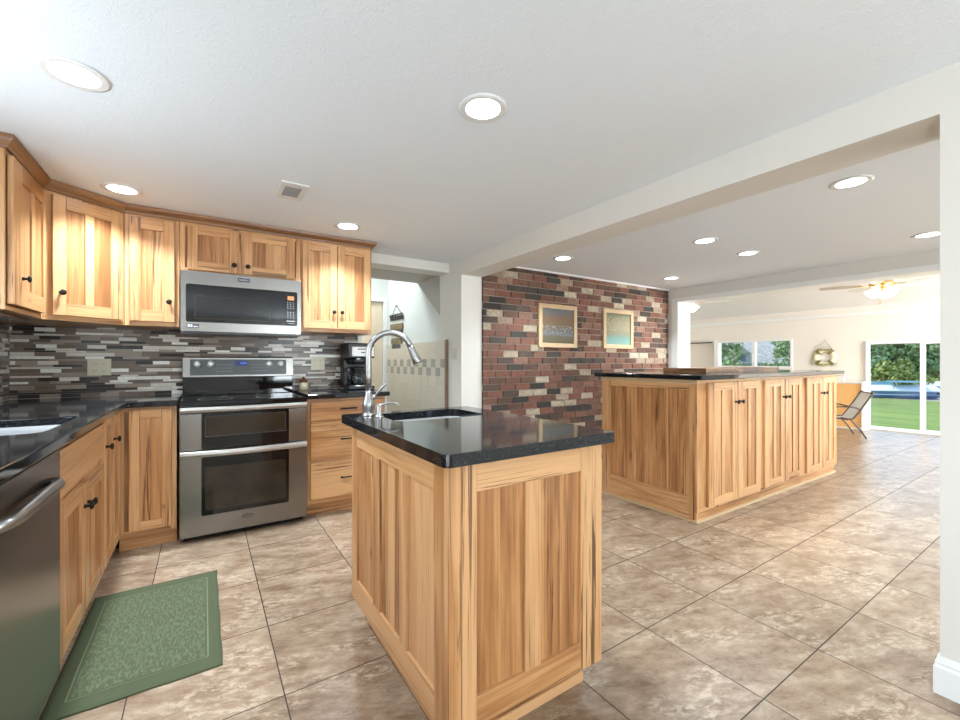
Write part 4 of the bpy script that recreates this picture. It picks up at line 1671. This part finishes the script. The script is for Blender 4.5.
b.tube([(1.0, 3.64, .93), (1.0, 3.72, .95), (1.01, 3.80, 1.0)], .0032, 6)
tag(b.build('power_cord', 'cord_black'), 'loosely coiled black power cord on the counter beside the coffee maker', 'cord')
r = tag(empty('jar_candle', (.705, 3.80, .9205)), 'squat cream jar with a copper brown lid beside the range', 'jar')
b = MB()
b.lathe([(.030, 0), (.036, .004), (.036, .055), (.030, .064), (.028, .068)], seg=20)
b.build('jar', 'jar_glass', r)
b = MB()
b.lathe([(.031, .066), (.032, .082), (.026, .088), (.010, .092), (.012, .106), (.008, .112), (.001, .113)], seg=20)
b.build('lid', 'jar_lid', r)


def outlet(name, loc, rz, w_, gangs, lbl, cat, switch=False, mat='ivory', group=None):
    r = tag(empty(name, loc, rz), lbl, cat, group)
    b = MB()
    b.box(-w_ / 2, w_ / 2, -.006, 0, -.058, .058)
    pl = b.build('cover_plate', mat, r, bevel=.002)
    for k in range(gangs):
        cx = (k - (gangs - 1) / 2) * .046
        if switch:
            b = MB()
            b.box(cx - .006, cx + .006, -.008, -.005, -.013, .013)
            b.box(cx - .004, cx + .004, -.016, -.006, .0, .009)
            b.build('toggle', mat, pl)
        else:
            for zc_ in (-.025, .025):
                b = MB()
                b.slab(rrect(cx - .016, cx + .016, -zc_ - .014, -zc_ + .014, .008), [], .005, .0075, mi=0)
                b.xf(Matrix.Rotation(PI / 2, 4, 'X'))
                b.box(cx - .008, cx - .0055, -.0082, -.0072, -zc_ - .004, -zc_ + .006, mi=1)
                b.box(cx + .0055, cx + .008, -.0082, -.0072, -zc_ - .004, -zc_ + .006, mi=1)
                b.box(cx - .002, cx + .002, -.0082, -.0072, -zc_ - .011, -zc_ - .007, mi=1)
                b.build('receptacle', [mat, 'slot'], pl)
    return r


outlet('outlet', (-.605, 3.9045, 1.123), 0, .125, 2, 'ivory double outlet on the mosaic backsplash under the corner cabinet', 'outlet')
outlet('outlet', (.842, 3.9045, 1.146), 0, .115, 2, 'ivory double outlet on the mosaic backsplash between range and coffee maker', 'outlet')
outlet('light_switch', (2.1645, 3.795, 1.245), -PI / 2, .115, 2, 'almond double light switch on the white wall beside the hall opening', 'light switch', True, 'almond')

# rug
r = tag(empty('rug', (-.18, 2.33, 0)), 'green woven floor mat with pale patterned centre in front of the sink base', 'rug')
b = MB()
nx, ny = 24, 40
x0, x1, y0, y1 = -.445, .062, 1.895, 2.765
def rugz(x, y):
    return .0055 + .0012 * math.sin(y * 19 + x * 5) + .0015 * max(0, math.sin(x * 31 - y * 11)) * (abs((x - x0) / (x1 - x0) - .5) * 2) ** 6
vs = {}
grid = []
for top in (1, 0):
    for j in range(ny + 1):
        for i in range(nx + 1):
            x = x0 + (x1 - x0) * i / nx
            y = y0 + (y1 - y0) * j / ny
            edge = .0015 * math.sin(y * 23) if i == nx else 0
            edy = .0015 * math.sin(x * 29) if j == 0 else 0
            b.v.append((x + edge + .18, y + edy - 2.33, rugz(x, y) if top else .0012))
n1 = (nx + 1) * (ny + 1)
for j in range(ny):
    for i in range(nx):
        a = j * (nx + 1) + i
        q = [a, a + 1, a + nx + 2, a + nx + 1]
        b.face(q, [(b.v[k][0], b.v[k][1]) for k in q], .5, 0, True)
        b.face([k + n1 for k in q][::-1], [(0, 0)] * 4, .5)
for i in range(nx):
    b.face([i + 1, i, i + n1, i + 1 + n1], [(0, 0)] * 4, .5)
    a = ny * (nx + 1) + i
    b.face([a, a + 1, a + 1 + n1, a + n1], [(0, 0)] * 4, .5)
for j in range(ny):
    a = j * (nx + 1)
    b.face([a, a + nx + 1, a + nx + 1 + n1, a + n1], [(0, 0)] * 4, .5)
    a += nx
    b.face([a + nx + 1, a, a + n1, a + nx + 1 + n1], [(0, 0)] * 4, .5)
b.build('mat', 'rug', r)
b = MB()
fx0, fx1, fy0, fy1 = -.385, .005, 1.985, 2.685
def sheet(b, x0, x1, y0, y1, dz, nx=18, ny=30, mi=0):
    i0 = len(b.v)
    for j in range(ny + 1):
        for i in range(nx + 1):
            x = x0 + (x1 - x0) * i / nx
            y = y0 + (y1 - y0) * j / ny
            b.v.append((x + .18, y - 2.33, rugz(x, y) + dz))
    for j in range(ny):
        for i in range(nx):
            a = i0 + j * (nx + 1) + i
            q = [a, a + 1, a + nx + 2, a + nx + 1]
            b.face(q, [(b.v[k][0], b.v[k][1]) for k in q], .5, mi, True)
sheet(b, fx0, fx1, fy0, fy1, .0012)
b.build('patterned_field', 'rug_in', r)
b = MB()
for (a, c_, d_, e_) in ((fx0 - .012, fx0 - .007, fy0 - .012, fy1 + .012), (fx1 + .007, fx1 + .012, fy0 - .012, fy1 + .012)):
    sheet(b, a, c_, d_, e_, .0014, 2, 40)
for (a, c_, d_, e_) in ((fx0 - .012, fx1 + .012, fy0 - .012, fy0 - .007), (fx0 - .012, fx1 + .012, fy1 + .007, fy1 + .012)):
    sheet(b, a, c_, d_, e_, .0014, 24, 2)
b.build('border_line', 'rug_line', r)

# ================================================================ CEILING LIGHTS AND VENT
LAMPS = [(-.385, 2.057, 'recessed ceiling light at the upper left, largest in the photo, over the left counter'),
         (.948, 1.43, 'recessed ceiling light above the small island'),
         (-.407, 3.278, 'recessed ceiling light close to the crown moulding at the corner cabinet'),
         (.917, 3.239, 'recessed ceiling light in front of the right-hand two-door wall cabinet'),
         (3.103, .87, 'recessed dining ceiling light just past the header beam, largest of that room'),
         (3.569, 1.97, 'recessed dining ceiling light above the large island, the nearer of the middle pair'),
         (4.323, 1.975, 'recessed dining ceiling light above the large island, the farther of the middle pair'),
         (2.992, 3.075, 'recessed dining ceiling light by the brick wall, next to the header beam'),
         (4.827, 3.087, 'recessed dining ceiling light in the far corner of the brick wall'),
         (4.912, .89, 'recessed dining ceiling light cut by the white wall edge, farthest to the right')]
proto = None
for k, (lx, ly, lbl) in enumerate(LAMPS):
    if proto is None:
        r = proto = empty('recessed_light', (lx, ly, H))
        b = MB()
        b.lathe([(.068, 0.0), (.098, -.001), (.099, -.004), (.088, -.007), (.070, -.005)], seg=36, cap=False)
        b.build('trim_ring', 'trim', r)
        b = MB()
        b.lathe([(.0005, -.0045), (.045, -.0048), (.071, -.004)], seg=36, cap=False)
        b.build('lens', 'lens', r)
    else:
        r = copy_tree(proto)
        r.location = (lx, ly, H)
    tag(r, lbl, 'ceiling light', 'recessed kitchen lights' if lx < 2 else 'recessed dining lights')
    lamp('downlight', 'AREA', (lx, ly, H - .012), (0, 0, 0), DOWN_W, (.77, .885, 1), shape='DISK', size=.13, spread=math.radians(112))
r = tag(empty('ceiling_vent', (.444, 2.755, H)), 'square white ceiling vent with dark louvres near the microwave', 'vent')
b = MB()
b.slab([(-.075, -.135), (.075, -.135), (.075, .135), (-.075, .135)], [[(-.045, -.075), (.045, -.075), (.045, .085), (-.045, .085)]], -.008, 0)
b.build('frame', 'vent_white', r, bevel=.002)
b = MB()
b.box(-.045, .045, -.075, .085, -.0015, -.0005)
b.build('backing', 'vent_dark', r)
b = MB()
for k in range(9):
    y = -.068 + k * .018
    b.quadface([(-.045, y, -.002), (.045, y, -.002), (.045, y + .009, -.007), (-.045, y + .009, -.007)], .5)
b.build('louvres', 'vent_dark', r)

# ================================================================ PICTURES
def picture(x0, x1, z0, z1, mat, lbl):
    r = tag(empty('framed_picture', ((x0 + x1) / 2, BY - .008, (z0 + z1) / 2)), lbl, 'picture', 'framed prints on the brick wall')
    w_, h_ = (x1 - x0) / 2, (z1 - z0) / 2
    t = .050
    b = MB()
    b.box(-w_, -w_ + t, -.026, 0, -h_, h_, 'z', .8)
    b.box(w_ - t, w_, -.026, 0, -h_, h_, 'z', .7)
    b.box(-w_ + t, w_ - t, -.0255, 0, -h_, -h_ + t, 'x', .9)
    b.box(-w_ + t, w_ - t, -.0255, 0, h_ - t, h_, 'x', .75)
    b.build('frame', 'pale_wood', r, bevel=.002)
    b = MB()
    b.box(-w_ + t, w_ - t, -.012, -.004, -h_ + t, h_ - t)
    b.build('print', mat, r)


picture(3.145, 3.742, 1.322, 1.817, 'print_a', 'framed brown and grey harbour print, the one nearer the header beam')
picture(4.212, 4.795, 1.328, 1.828, 'print_b', 'framed green and ochre shoreline print, the one farther along the brick wall')


def text_mesh(txt, size, extrude, name, mat, parent, mtx, bold=0.0):
    cu = bpy.data.curves.new(name, 'FONT')
    cu.body = txt
    cu.size = size
    cu.extrude = extrude
    cu.offset = bold
    cu.align_x = 'CENTER'
    cu.align_y = 'CENTER'
    cu.resolution_u = 3
    o = bpy.data.objects.new(name, cu)
    COL.objects.link(o)
    dg = bpy.context.evaluated_depsgraph_get()
    me = bpy.data.meshes.new_from_object(o.evaluated_get(dg))
    COL.objects.unlink(o)
    bpy.data.objects.remove(o)
    me.materials.clear()
    me.materials.append(M[mat])
    me.transform(mtx)
    n = bpy.data.objects.new(name, me)
    COL.objects.link(n)
    n.parent = parent
    return n


# hanging sign in the hall (wall faces -X)
r = tag(empty('hanging_sign', (2.160, 5.33, 1.90), -PI / 2), 'rustic hanging sign of dark metal word and small planks on the hall wall', 'sign')
b = MB()
b.tube([(-.15, -.006, -.11), (-.02, -.012, -.006), (0, -.014, 0), (.02, -.012, -.006), (.15, -.006, -.11)], .0035, 6)
b.lathe([(.008, 0), (.008, -.02), (.001, -.022)], (0, 0, 0), 10, 'y')
b.build('cord', 'sign_dark', r)
rotx = Matrix.Rotation(PI / 2, 4, 'X')
wd = text_mesh('Welcome', .115, .006, 'metal_word', 'sign_dark', r, Matrix.Translation((0, -.012, -.155)) @ rotx, .003)
b = MB()
b.box(-.20, .20, -.014, -.004, -.122, -.108)
b.build('word_bar', 'sign_dark', r)
for k, (zz, hh, mt, wl) in enumerate(((-.275, .038, 'sign_plank_a', .21), (-.345, .030, 'sign_plank_b', .19), (-.405, .026, 'sign_plank_c', .16), (-.475, .036, 'sign_plank_a', .18), (-.54, .026, 'sign_plank_b', .15))):
    b = MB()
    b.box(-wl, wl, -.018, -.004, zz - hh, zz + hh)
    b.build('plank', mt, r, bevel=.002)

# ================================================================ SUNROOM
# ceiling fans
def fan(loc, rz, lbl):
    r = tag(empty('ceiling_fan', loc, rz), lbl, 'ceiling fan', 'sunroom ceiling fans')
    return r


def make_fan(r):
    b = MB()
    b.lathe([(.075, .30), (.07, .22), (.03, .18), (.03, .075)], seg=20)
    b.build('canopy', 'fan_white', r)
    b = MB()
    b.lathe([(.03, .08), (.11, .075), (.125, .05), (.125, .02), (.09, 0), (.05, -.012)], seg=24)
    b.build('motor', 'brass', r)
    for k in range(5):
        a = 2 * PI * k / 5
        b = MB()
        b.slab([(.20, -.055), (.60, -.068), (.625, -.05), (.625, .05), (.60, .068), (.20, .055)], [], .030, .037)
        b.xf(Matrix.Rotation(a, 4, 'Z') @ Matrix.Rotation(.16, 4, 'X'))
        bl = b.build('blade', 'fan_grey' if k in (1, 2) else 'fan_white', r, bevel=.002)
        b = MB()
        b.box(.10, .24, -.015, .015, .022, .030)
        b.xf(Matrix.Rotation(a, 4, 'Z') @ Matrix.Rotation(.16, 4, 'X'))
        b.build('bracket', 'brass', bl)
    b = MB()
    b.lathe([(.05, -.01), (.055, -.03), (.04, -.045), (.001, -.05)], seg=18)
    b.build('light_hub', 'brass', r)
    for k in range(4):
        a = 2 * PI * k / 4 + .5
        b = MB()
        b.lathe([(.022, 0), (.030, -.02), (.052, -.06), (.066, -.085), (.070, -.09)], seg=18, cap=False)
        b.xf(Matrix.Translation((.065 * math.cos(a), .065 * math.sin(a), -.02)) @ Matrix.Rotation(a, 4, 'Z') @ Matrix.Rotation(-.75, 4, 'Y'))
        b.build('shade', 'fan_shade', r)
    for dx in (-.02, .03):
        b = MB()
        b.tube([(dx, 0, -.04), (dx, 0, -.17 - dx)], .0015, 5)
        b.lathe([(.001, 0), (.008, -.006), (.009, -.015), (.003, -.02)], (dx, 0, -.17 - dx), 8)
        b.build('pull_chain', 'brass', r)


fa_ = fan((7.30, 1.74, 2.115), .75, 'brass and white ceiling fan with frosted glass shades, whole in view, above the patio door')
make_fan(fa_)
fb_ = copy_tree(fa_)
fb_.location = (6.95, 4.13, 2.13)
fb_.rotation_euler = (0, 0, .25)
fb_['label'] = 'ceiling fan half hidden behind the white post at the end of the brick wall'

# life ring decoration on the far wall (faces -X): local -Y out of the wall
r = tag(empty('life_ring', (XF - .002, 3.085, 1.235), -PI / 2), 'pale yellow decorative life ring with olive bands hanging on the cream wall', 'wall decoration')
b = MB()
rings = []
for k in range(48):
    a = 2 * PI * k / 48
    cx, cz = math.cos(a), math.sin(a)
    ri, ro, th = .088, .178, .02
    rings.append([((ri) * cx, -.006, ri * cz), ((ri + .015) * cx, -.006 - th, (ri + .015) * cz), ((ro - .015) * cx, -.006 - th, (ro - .015) * cz), (ro * cx, -.006, ro * cz)])
rings.append(rings[0])
b.loft(rings, cap0=False, cap1=False)
b.build('ring', 'ring_yellow', r)
for q in range(4):
    a0 = PI / 4 + q * PI / 2
    b = MB()
    rings = []
    for k in range(5):
        a = a0 - .17 + .34 * k / 4
        cx, cz = math.cos(a), math.sin(a)
        ri, ro, th = .080, .188, .032
        rings.append([(ri * cx, -.004, ri * cz), ((ri + .012) * cx, -.006 - th, (ri + .012) * cz), ((ro - .012) * cx, -.006 - th, (ro - .012) * cz), (ro * cx, -.004, ro * cz)])
    b.loft(rings, smooth=False)
    b.build('band', 'olive', r)
b = MB()
b.tube([(-.125, -.012, .125), (0, -.02, .325), (.125, -.012, .125)], .004, 6)
b.tube([(.12, -.02, -.14), (.17, -.02, -.16), (.185, -.02, -.12), (.16, -.02, -.10)], .004, 6)
b.tube([(-.17, -.01, .06), (-.20, -.01, -.05), (-.19, -.01, -.17)], .003, 6)
b.build('rope', 'olive', r)
rg = [o for o in r.children if o.name.startswith('ring')][0]
text_mesh('WELCOME', .046, .001, 'lettering', 'olive', rg, Matrix.Translation((0, -.028, .133)) @ rotx, .002)
text_mesh('ABOARD', .044, .001, 'lettering', 'olive', rg, Matrix.Translation((0, -.028, -.133)) @ rotx, .0015)

# low woven cabinet with a white top
r = tag(empty('low_cabinet', (9.30, 3.05, 0)), 'low cabinet with orange woven front and white top against the cream wall', 'cabinet')
b = MB()
b.box(.01, .33, -.57, .60, 0, .785)
b.build('body', 'white_top', r)
b = MB()
b.box(0, .012, -.58, .60, .03, .775)
b.build('woven_front', 'wicker', r)
b = MB()
b.box(-.015, .34, -.62, .63, .785, .815)
b.build('top', 'white_top', r, bevel=.003)
b = MB()
b.box(-.02, .335, -.615, -.585, 0, .784)
b.build('side_post', 'trim', r)
r = tag(empty('small_box', (9.42, 2.80, .8155)), 'small cream box standing on the white top of the low cabinet', 'box')
b = MB()
b.box(-.05, .05, -.075, .075, 0, .085)
b.build('box', 'cream', r, bevel=.004)
b = MB()
b.box(-.053, .053, -.078, .078, .0855, .10)
b.build('lid', 'jar_glass', r, bevel=.003)

# patio chair
r = tag(empty('patio_chair', (8.345, 2.43, 0), math.atan2(.543, .832) + PI), 'patio sling chair with pale seat and thin dark frame by the glass door', 'chair')
# local: facing -Y, width along X
sl = MB()
prof = [(-.30, .315), (-.18, .300), (-.02, .285), (.05, .295), (.12, .40), (.20, .54), (.28, .685)]
rings = []
for (y, z) in prof:
    rings.append([(-.20, y, z), (.20, y, z), (.20, y + .004, z - .006), (-.20, y + .004, z - .006)])
sl.loft(rings, smooth=False)
sl.build('sling', 'sling', r)
for sx in (-1, 1):
    b = MB()
    b.tube([(sx * .212, y, z) for y, z in [(-.32, .30)] + prof + [(.295, .70)]], .013, 8)
    b.build('side_rail', 'chair_frame', r)
    b = MB()
    b.tube([(sx * .235, -.25, 0.008), (sx * .235, -.22, .28), (sx * .24, -.20, .44), (sx * .24, -.14, .475), (sx * .24, .02, .475), (sx * .23, .11, .45), (sx * .215, .15, .44)], .011, 8)
    b.build('arm', 'chair_frame', r)
    b = MB()
    b.tube([(sx * .225, -.10, .31), (sx * .23, .02, .28), (sx * .235, .12, .15), (sx * .235, .20, 0.008)], .011, 8)
    b.build('leg', 'chair_frame', r)
b = MB()
b.tube([(-.212, .28, .685), (.212, .28, .685)], .011, 8)
b.tube([(-.212, -.02, .275), (.212, -.02, .275)], .011, 8)
b.build('crossbar', 'chair_frame', r)

# dark curtain rod in the recess
b = MB()
b.tube([(XF - .03, 5.16, 1.585), (XF - .03, 5.90, 1.585)], .012, 8)
b.tube([(XF - .03, 5.50, 1.56), (XF - .03, 5.50, 1.585), (XF, 5.50, 1.585)], .010, 8)
tag(b.build('curtain_rod', 'chair_frame'), 'thin dark curtain rod above the recess left of the sunroom window', 'rod')

# ================================================================ OUTDOORS
def crown_mesh(name, seed, rx, rz, n, lumps, size, mat, z0=0.0):
    rnd = random.Random(seed)
    b = MB()
    L = []
    for k in range(lumps):
        a = rnd.random() * 2 * PI
        q = rnd.random() ** .5
        L.append((Vector((q * rx * .72 * math.cos(a), q * rx * .72 * math.sin(a), z0 + rz * (.30 + .75 * (rnd.random()) * (1 - q * .45)))), rx * rnd.uniform(.28, .45)))
    for k in range(n):
        c_, rr = rnd.choice(L)
        d = Vector((rnd.gauss(0, 1), rnd.gauss(0, 1), rnd.gauss(0, 1))).normalized()
        p = c_ + d * rr * rnd.uniform(.72, 1.05)
        u = d.orthogonal().normalized()
        u = Matrix.Rotation(rnd.random() * 6.28, 3, d) @ u
        nrm = (d + Vector((rnd.gauss(0, .5), rnd.gauss(0, .5), rnd.gauss(0, .5)))).normalized()
        u = (u - nrm * u.dot(nrm)).normalized()
        v_ = nrm.cross(u)
        s_ = size * rnd.uniform(.6, 1.3)
        t = min(1, max(0, rnd.gauss(.5, .25)))
        b.quadface([p - u * s_, p - v_ * s_ * .6, p + u * s_, p + v_ * s_ * .6], t, 0, (1, 0, 0), (0, 0))
    return b


def tree(x, y, h, rx, seed, lbl, mat='leaf', n=2600, zg=None, name='tree'):
    zg = shore_z(x) if zg is None else zg
    r = tag(empty(name, (x, y, zg)), lbl, 'tree' if name == 'tree' else 'shrub', 'trees beyond the lawn' if name == 'tree' else 'shrubs beyond the lawn')
    if name == 'tree':
        b = MB()
        b.tube([(0, 0, -.1), (.05, 0, h * .2), (0, .05, h * .45), (.1, 0, h * .75)], [h * .035, h * .028, h * .02, h * .008], 10)
        b.build('trunk', 'bark', r)
        z0 = h * .06
    else:
        z0 = -h * .25
    crown_mesh('foliage', seed, rx, h - z0 - .1, n, 22, rx * .075, mat, z0).build('foliage', mat, r)
    return r


# directions seen through the patio door (D about 36-48) and through the window (D about 22-34)
def at(u, d, off_=0):
    t = (u - 480) / 423.54
    s_, c_ = math.sin(.57815), math.cos(.57815)
    return d * (s_ + t * c_), d * (c_ - t * s_)


tr = [(858, 47, 8.5, 3.6, 'tall green tree beyond the lawn at the edge of the door frame', 'leaf'),
      (884, 52, 9.5, 4.0, 'large mid green tree beyond the boats in the left door pane', 'leaf'),
      (906, 56, 10.0, 4.2, 'large dark green tree beyond the boats behind the door mullion', 'leaf'),
      (926, 50, 9.0, 3.8, 'dark green tree in the narrow right door pane', 'leaf'),
      (948, 54, 9.5, 4.0, 'tree at the right limit of the patio door view', 'leaf'),
      (938, 64, 10.5, 5.0, 'broad green tree farthest back, seen in the right door pane', 'leaf'),
      (970, 50, 9.5, 4.2, 'tree beyond the patio door hidden by the white wall', 'leaf'),
      (716, 30, 6.5, 2.4, 'bright green tree in the left pane of the sunroom window', 'leaf'),
      (734, 38, 7.5, 2.8, 'bluish green tree near the middle of the left window pane', 'leaf'),
      (752, 40, 8.0, 2.8, 'green tree behind the window mullion', 'leaf'),
      (793, 26, 6.0, 1.3, 'green tree at the right edge of the sunroom window, in front of the house', 'leaf'),
      (812, 34, 7.5, 3.0, 'green tree hidden by the wall between window and patio door', 'leaf'),
      (836, 44, 8.0, 3.4, 'green tree hidden left of the patio door', 'leaf')]
for k, (u, d, h_, rx, lbl, mt) in enumerate(tr):
    x, y = at(u, d)
    if u in (812, 836, 970):
        continue
    tree(x, y, h_, rx, 11 + k, lbl, mt)
x, y = at(893, 41)
tree(x, y, 3.2, 2.6, 91, 'yellow green rounded shrub above the boats in the left door pane', 'leaf_yellow', 1800, name='shrub')
x, y = at(774, 24)
tree(x, y, 1.9, 1.3, 92, 'low green shrub in front of the grey house', 'leaf', 1200, name='shrub')
x, y = at(730, 25)
tree(x, y, 1.8, 1.6, 93, 'low pale green shrub in the left window pane', 'leaf', 1200, name='shrub')

# house with grey roof seen in the right half of the window
x, y = at(768, 31)
hz = shore_z(x)
r = tag(empty('house', (x, y, hz), -.95), 'grey house with a broad shingled roof beyond the sunroom window', 'house')
b = MB()
b.box(-2.6, 2.6, 0, 4.5, 0, 2.5)
b.build('wall', 'siding', r)
b = MB()
b.loft([[(-2.9, -.4, 2.3), (-2.9, 2.25, 4.9), (-2.9, 4.9, 2.3)], [(2.9, -.4, 2.3), (2.9, 2.25, 4.9), (2.9, 4.9, 2.3)]], smooth=False)
b.build('roof', 'roof', r)
b = MB()
b.box(-2.0, -1.2, -.25, 1.2, 2.2, 3.1)
b.loft([[(-2.15, -.35, 3.0), (-1.6, -.35, 3.5), (-1.05, -.35, 3.0)], [(-2.15, 1.4, 3.0), (-1.6, 1.4, 3.5), (-1.05, 1.4, 3.0)]], smooth=False, mi=1)
b.build('dormer', ['siding', 'roof'], r)
b = MB()
b.box(-1.75, -1.45, -.27, -.24, 2.45, 2.9)
b.build('window', 'boat_blue', r)

# covered boats at the shore
def boat(u, d, length, lbl, cover, side, canopy=None):
    x, y = at(u, d)
    zb = shore_z(46) + .08
    r = tag(empty('boat', (x, y, zb), math.radians(-52)), lbl, 'boat', 'boats moored at the shore')
    L2 = length / 2
    b = MB()
    b.loft([[(-L2, -.7, .25), (-L2, .7, .25), (-L2, .6, 0), (-L2, -.6, 0)], [(L2 * .7, -.75, .28), (L2 * .7, .75, .28), (L2 * .7, .55, 0), (L2 * .7, -.55, 0)], [(L2, -.2, .35), (L2, .2, .35), (L2 * .95, .1, .1), (L2 * .95, -.1, .1)]], smooth=False)
    b.build('hull', side, r, bevel=.02)
    b = MB()
    b.box(-L2 + .1, L2 * .7, -.68, .68, .28, .52)
    b.build('side_fence', side, r, bevel=.03)
    b = MB()
    b.box(-L2 + .05, L2 * .72, -.72, .72, .235, .29)
    b.build('deck_rail', 'boat_cover', r)
    b = MB()
    b.loft([[(-L2 - .1, -.8, .58), (-L2 - .1, 0, .98), (-L2 - .1, .8, .58), (-L2 - .1, .75, .52), (-L2 - .1, -.75, .52)], [(L2 * .75, -.85, .60), (L2 * .75, 0, 1.08), (L2 * .75, .85, .60), (L2 * .75, .8, .52), (L2 * .75, -.8, .52)], [(L2, -.25, .48), (L2, 0, .62), (L2, .25, .48), (L2, .2, .42), (L2, -.2, .42)]], smooth=False)
    b.build('cover', cover, r, bevel=.03)
    if canopy:
        b = MB()
        b.loft([[(-1.0, -.7, 1.24), (-1.0, 0, 1.36), (-1.0, .7, 1.24), (-1.0, 0, 1.28)], [(1.0, -.7, 1.24), (1.0, 0, 1.36), (1.0, .7, 1.24), (1.0, 0, 1.28)]], smooth=False)
        cn = b.build('canopy', canopy, r)
        b = MB()
        for px in (-.9, .9):
            for py in (-.65, .65):
                b.tube([(px, py, .5), (px, py, 1.25)], .02, 6)
        b.build('canopy_frame', 'steel', cn)
    return r


boat(872, 40, 3.6, 'dark covered boat at the left end of the shore in the door view', 'boat_teal', 'boat_blue')
boat(903, 34, 5.0, 'boat under a long white cover with dark blue sides behind the door mullion', 'boat_cover', 'boat_blue', 'boat_teal')
boat(946, 40, 4.4, 'boat under a white cover in the narrow right door pane', 'boat_cover', 'boat_blue')
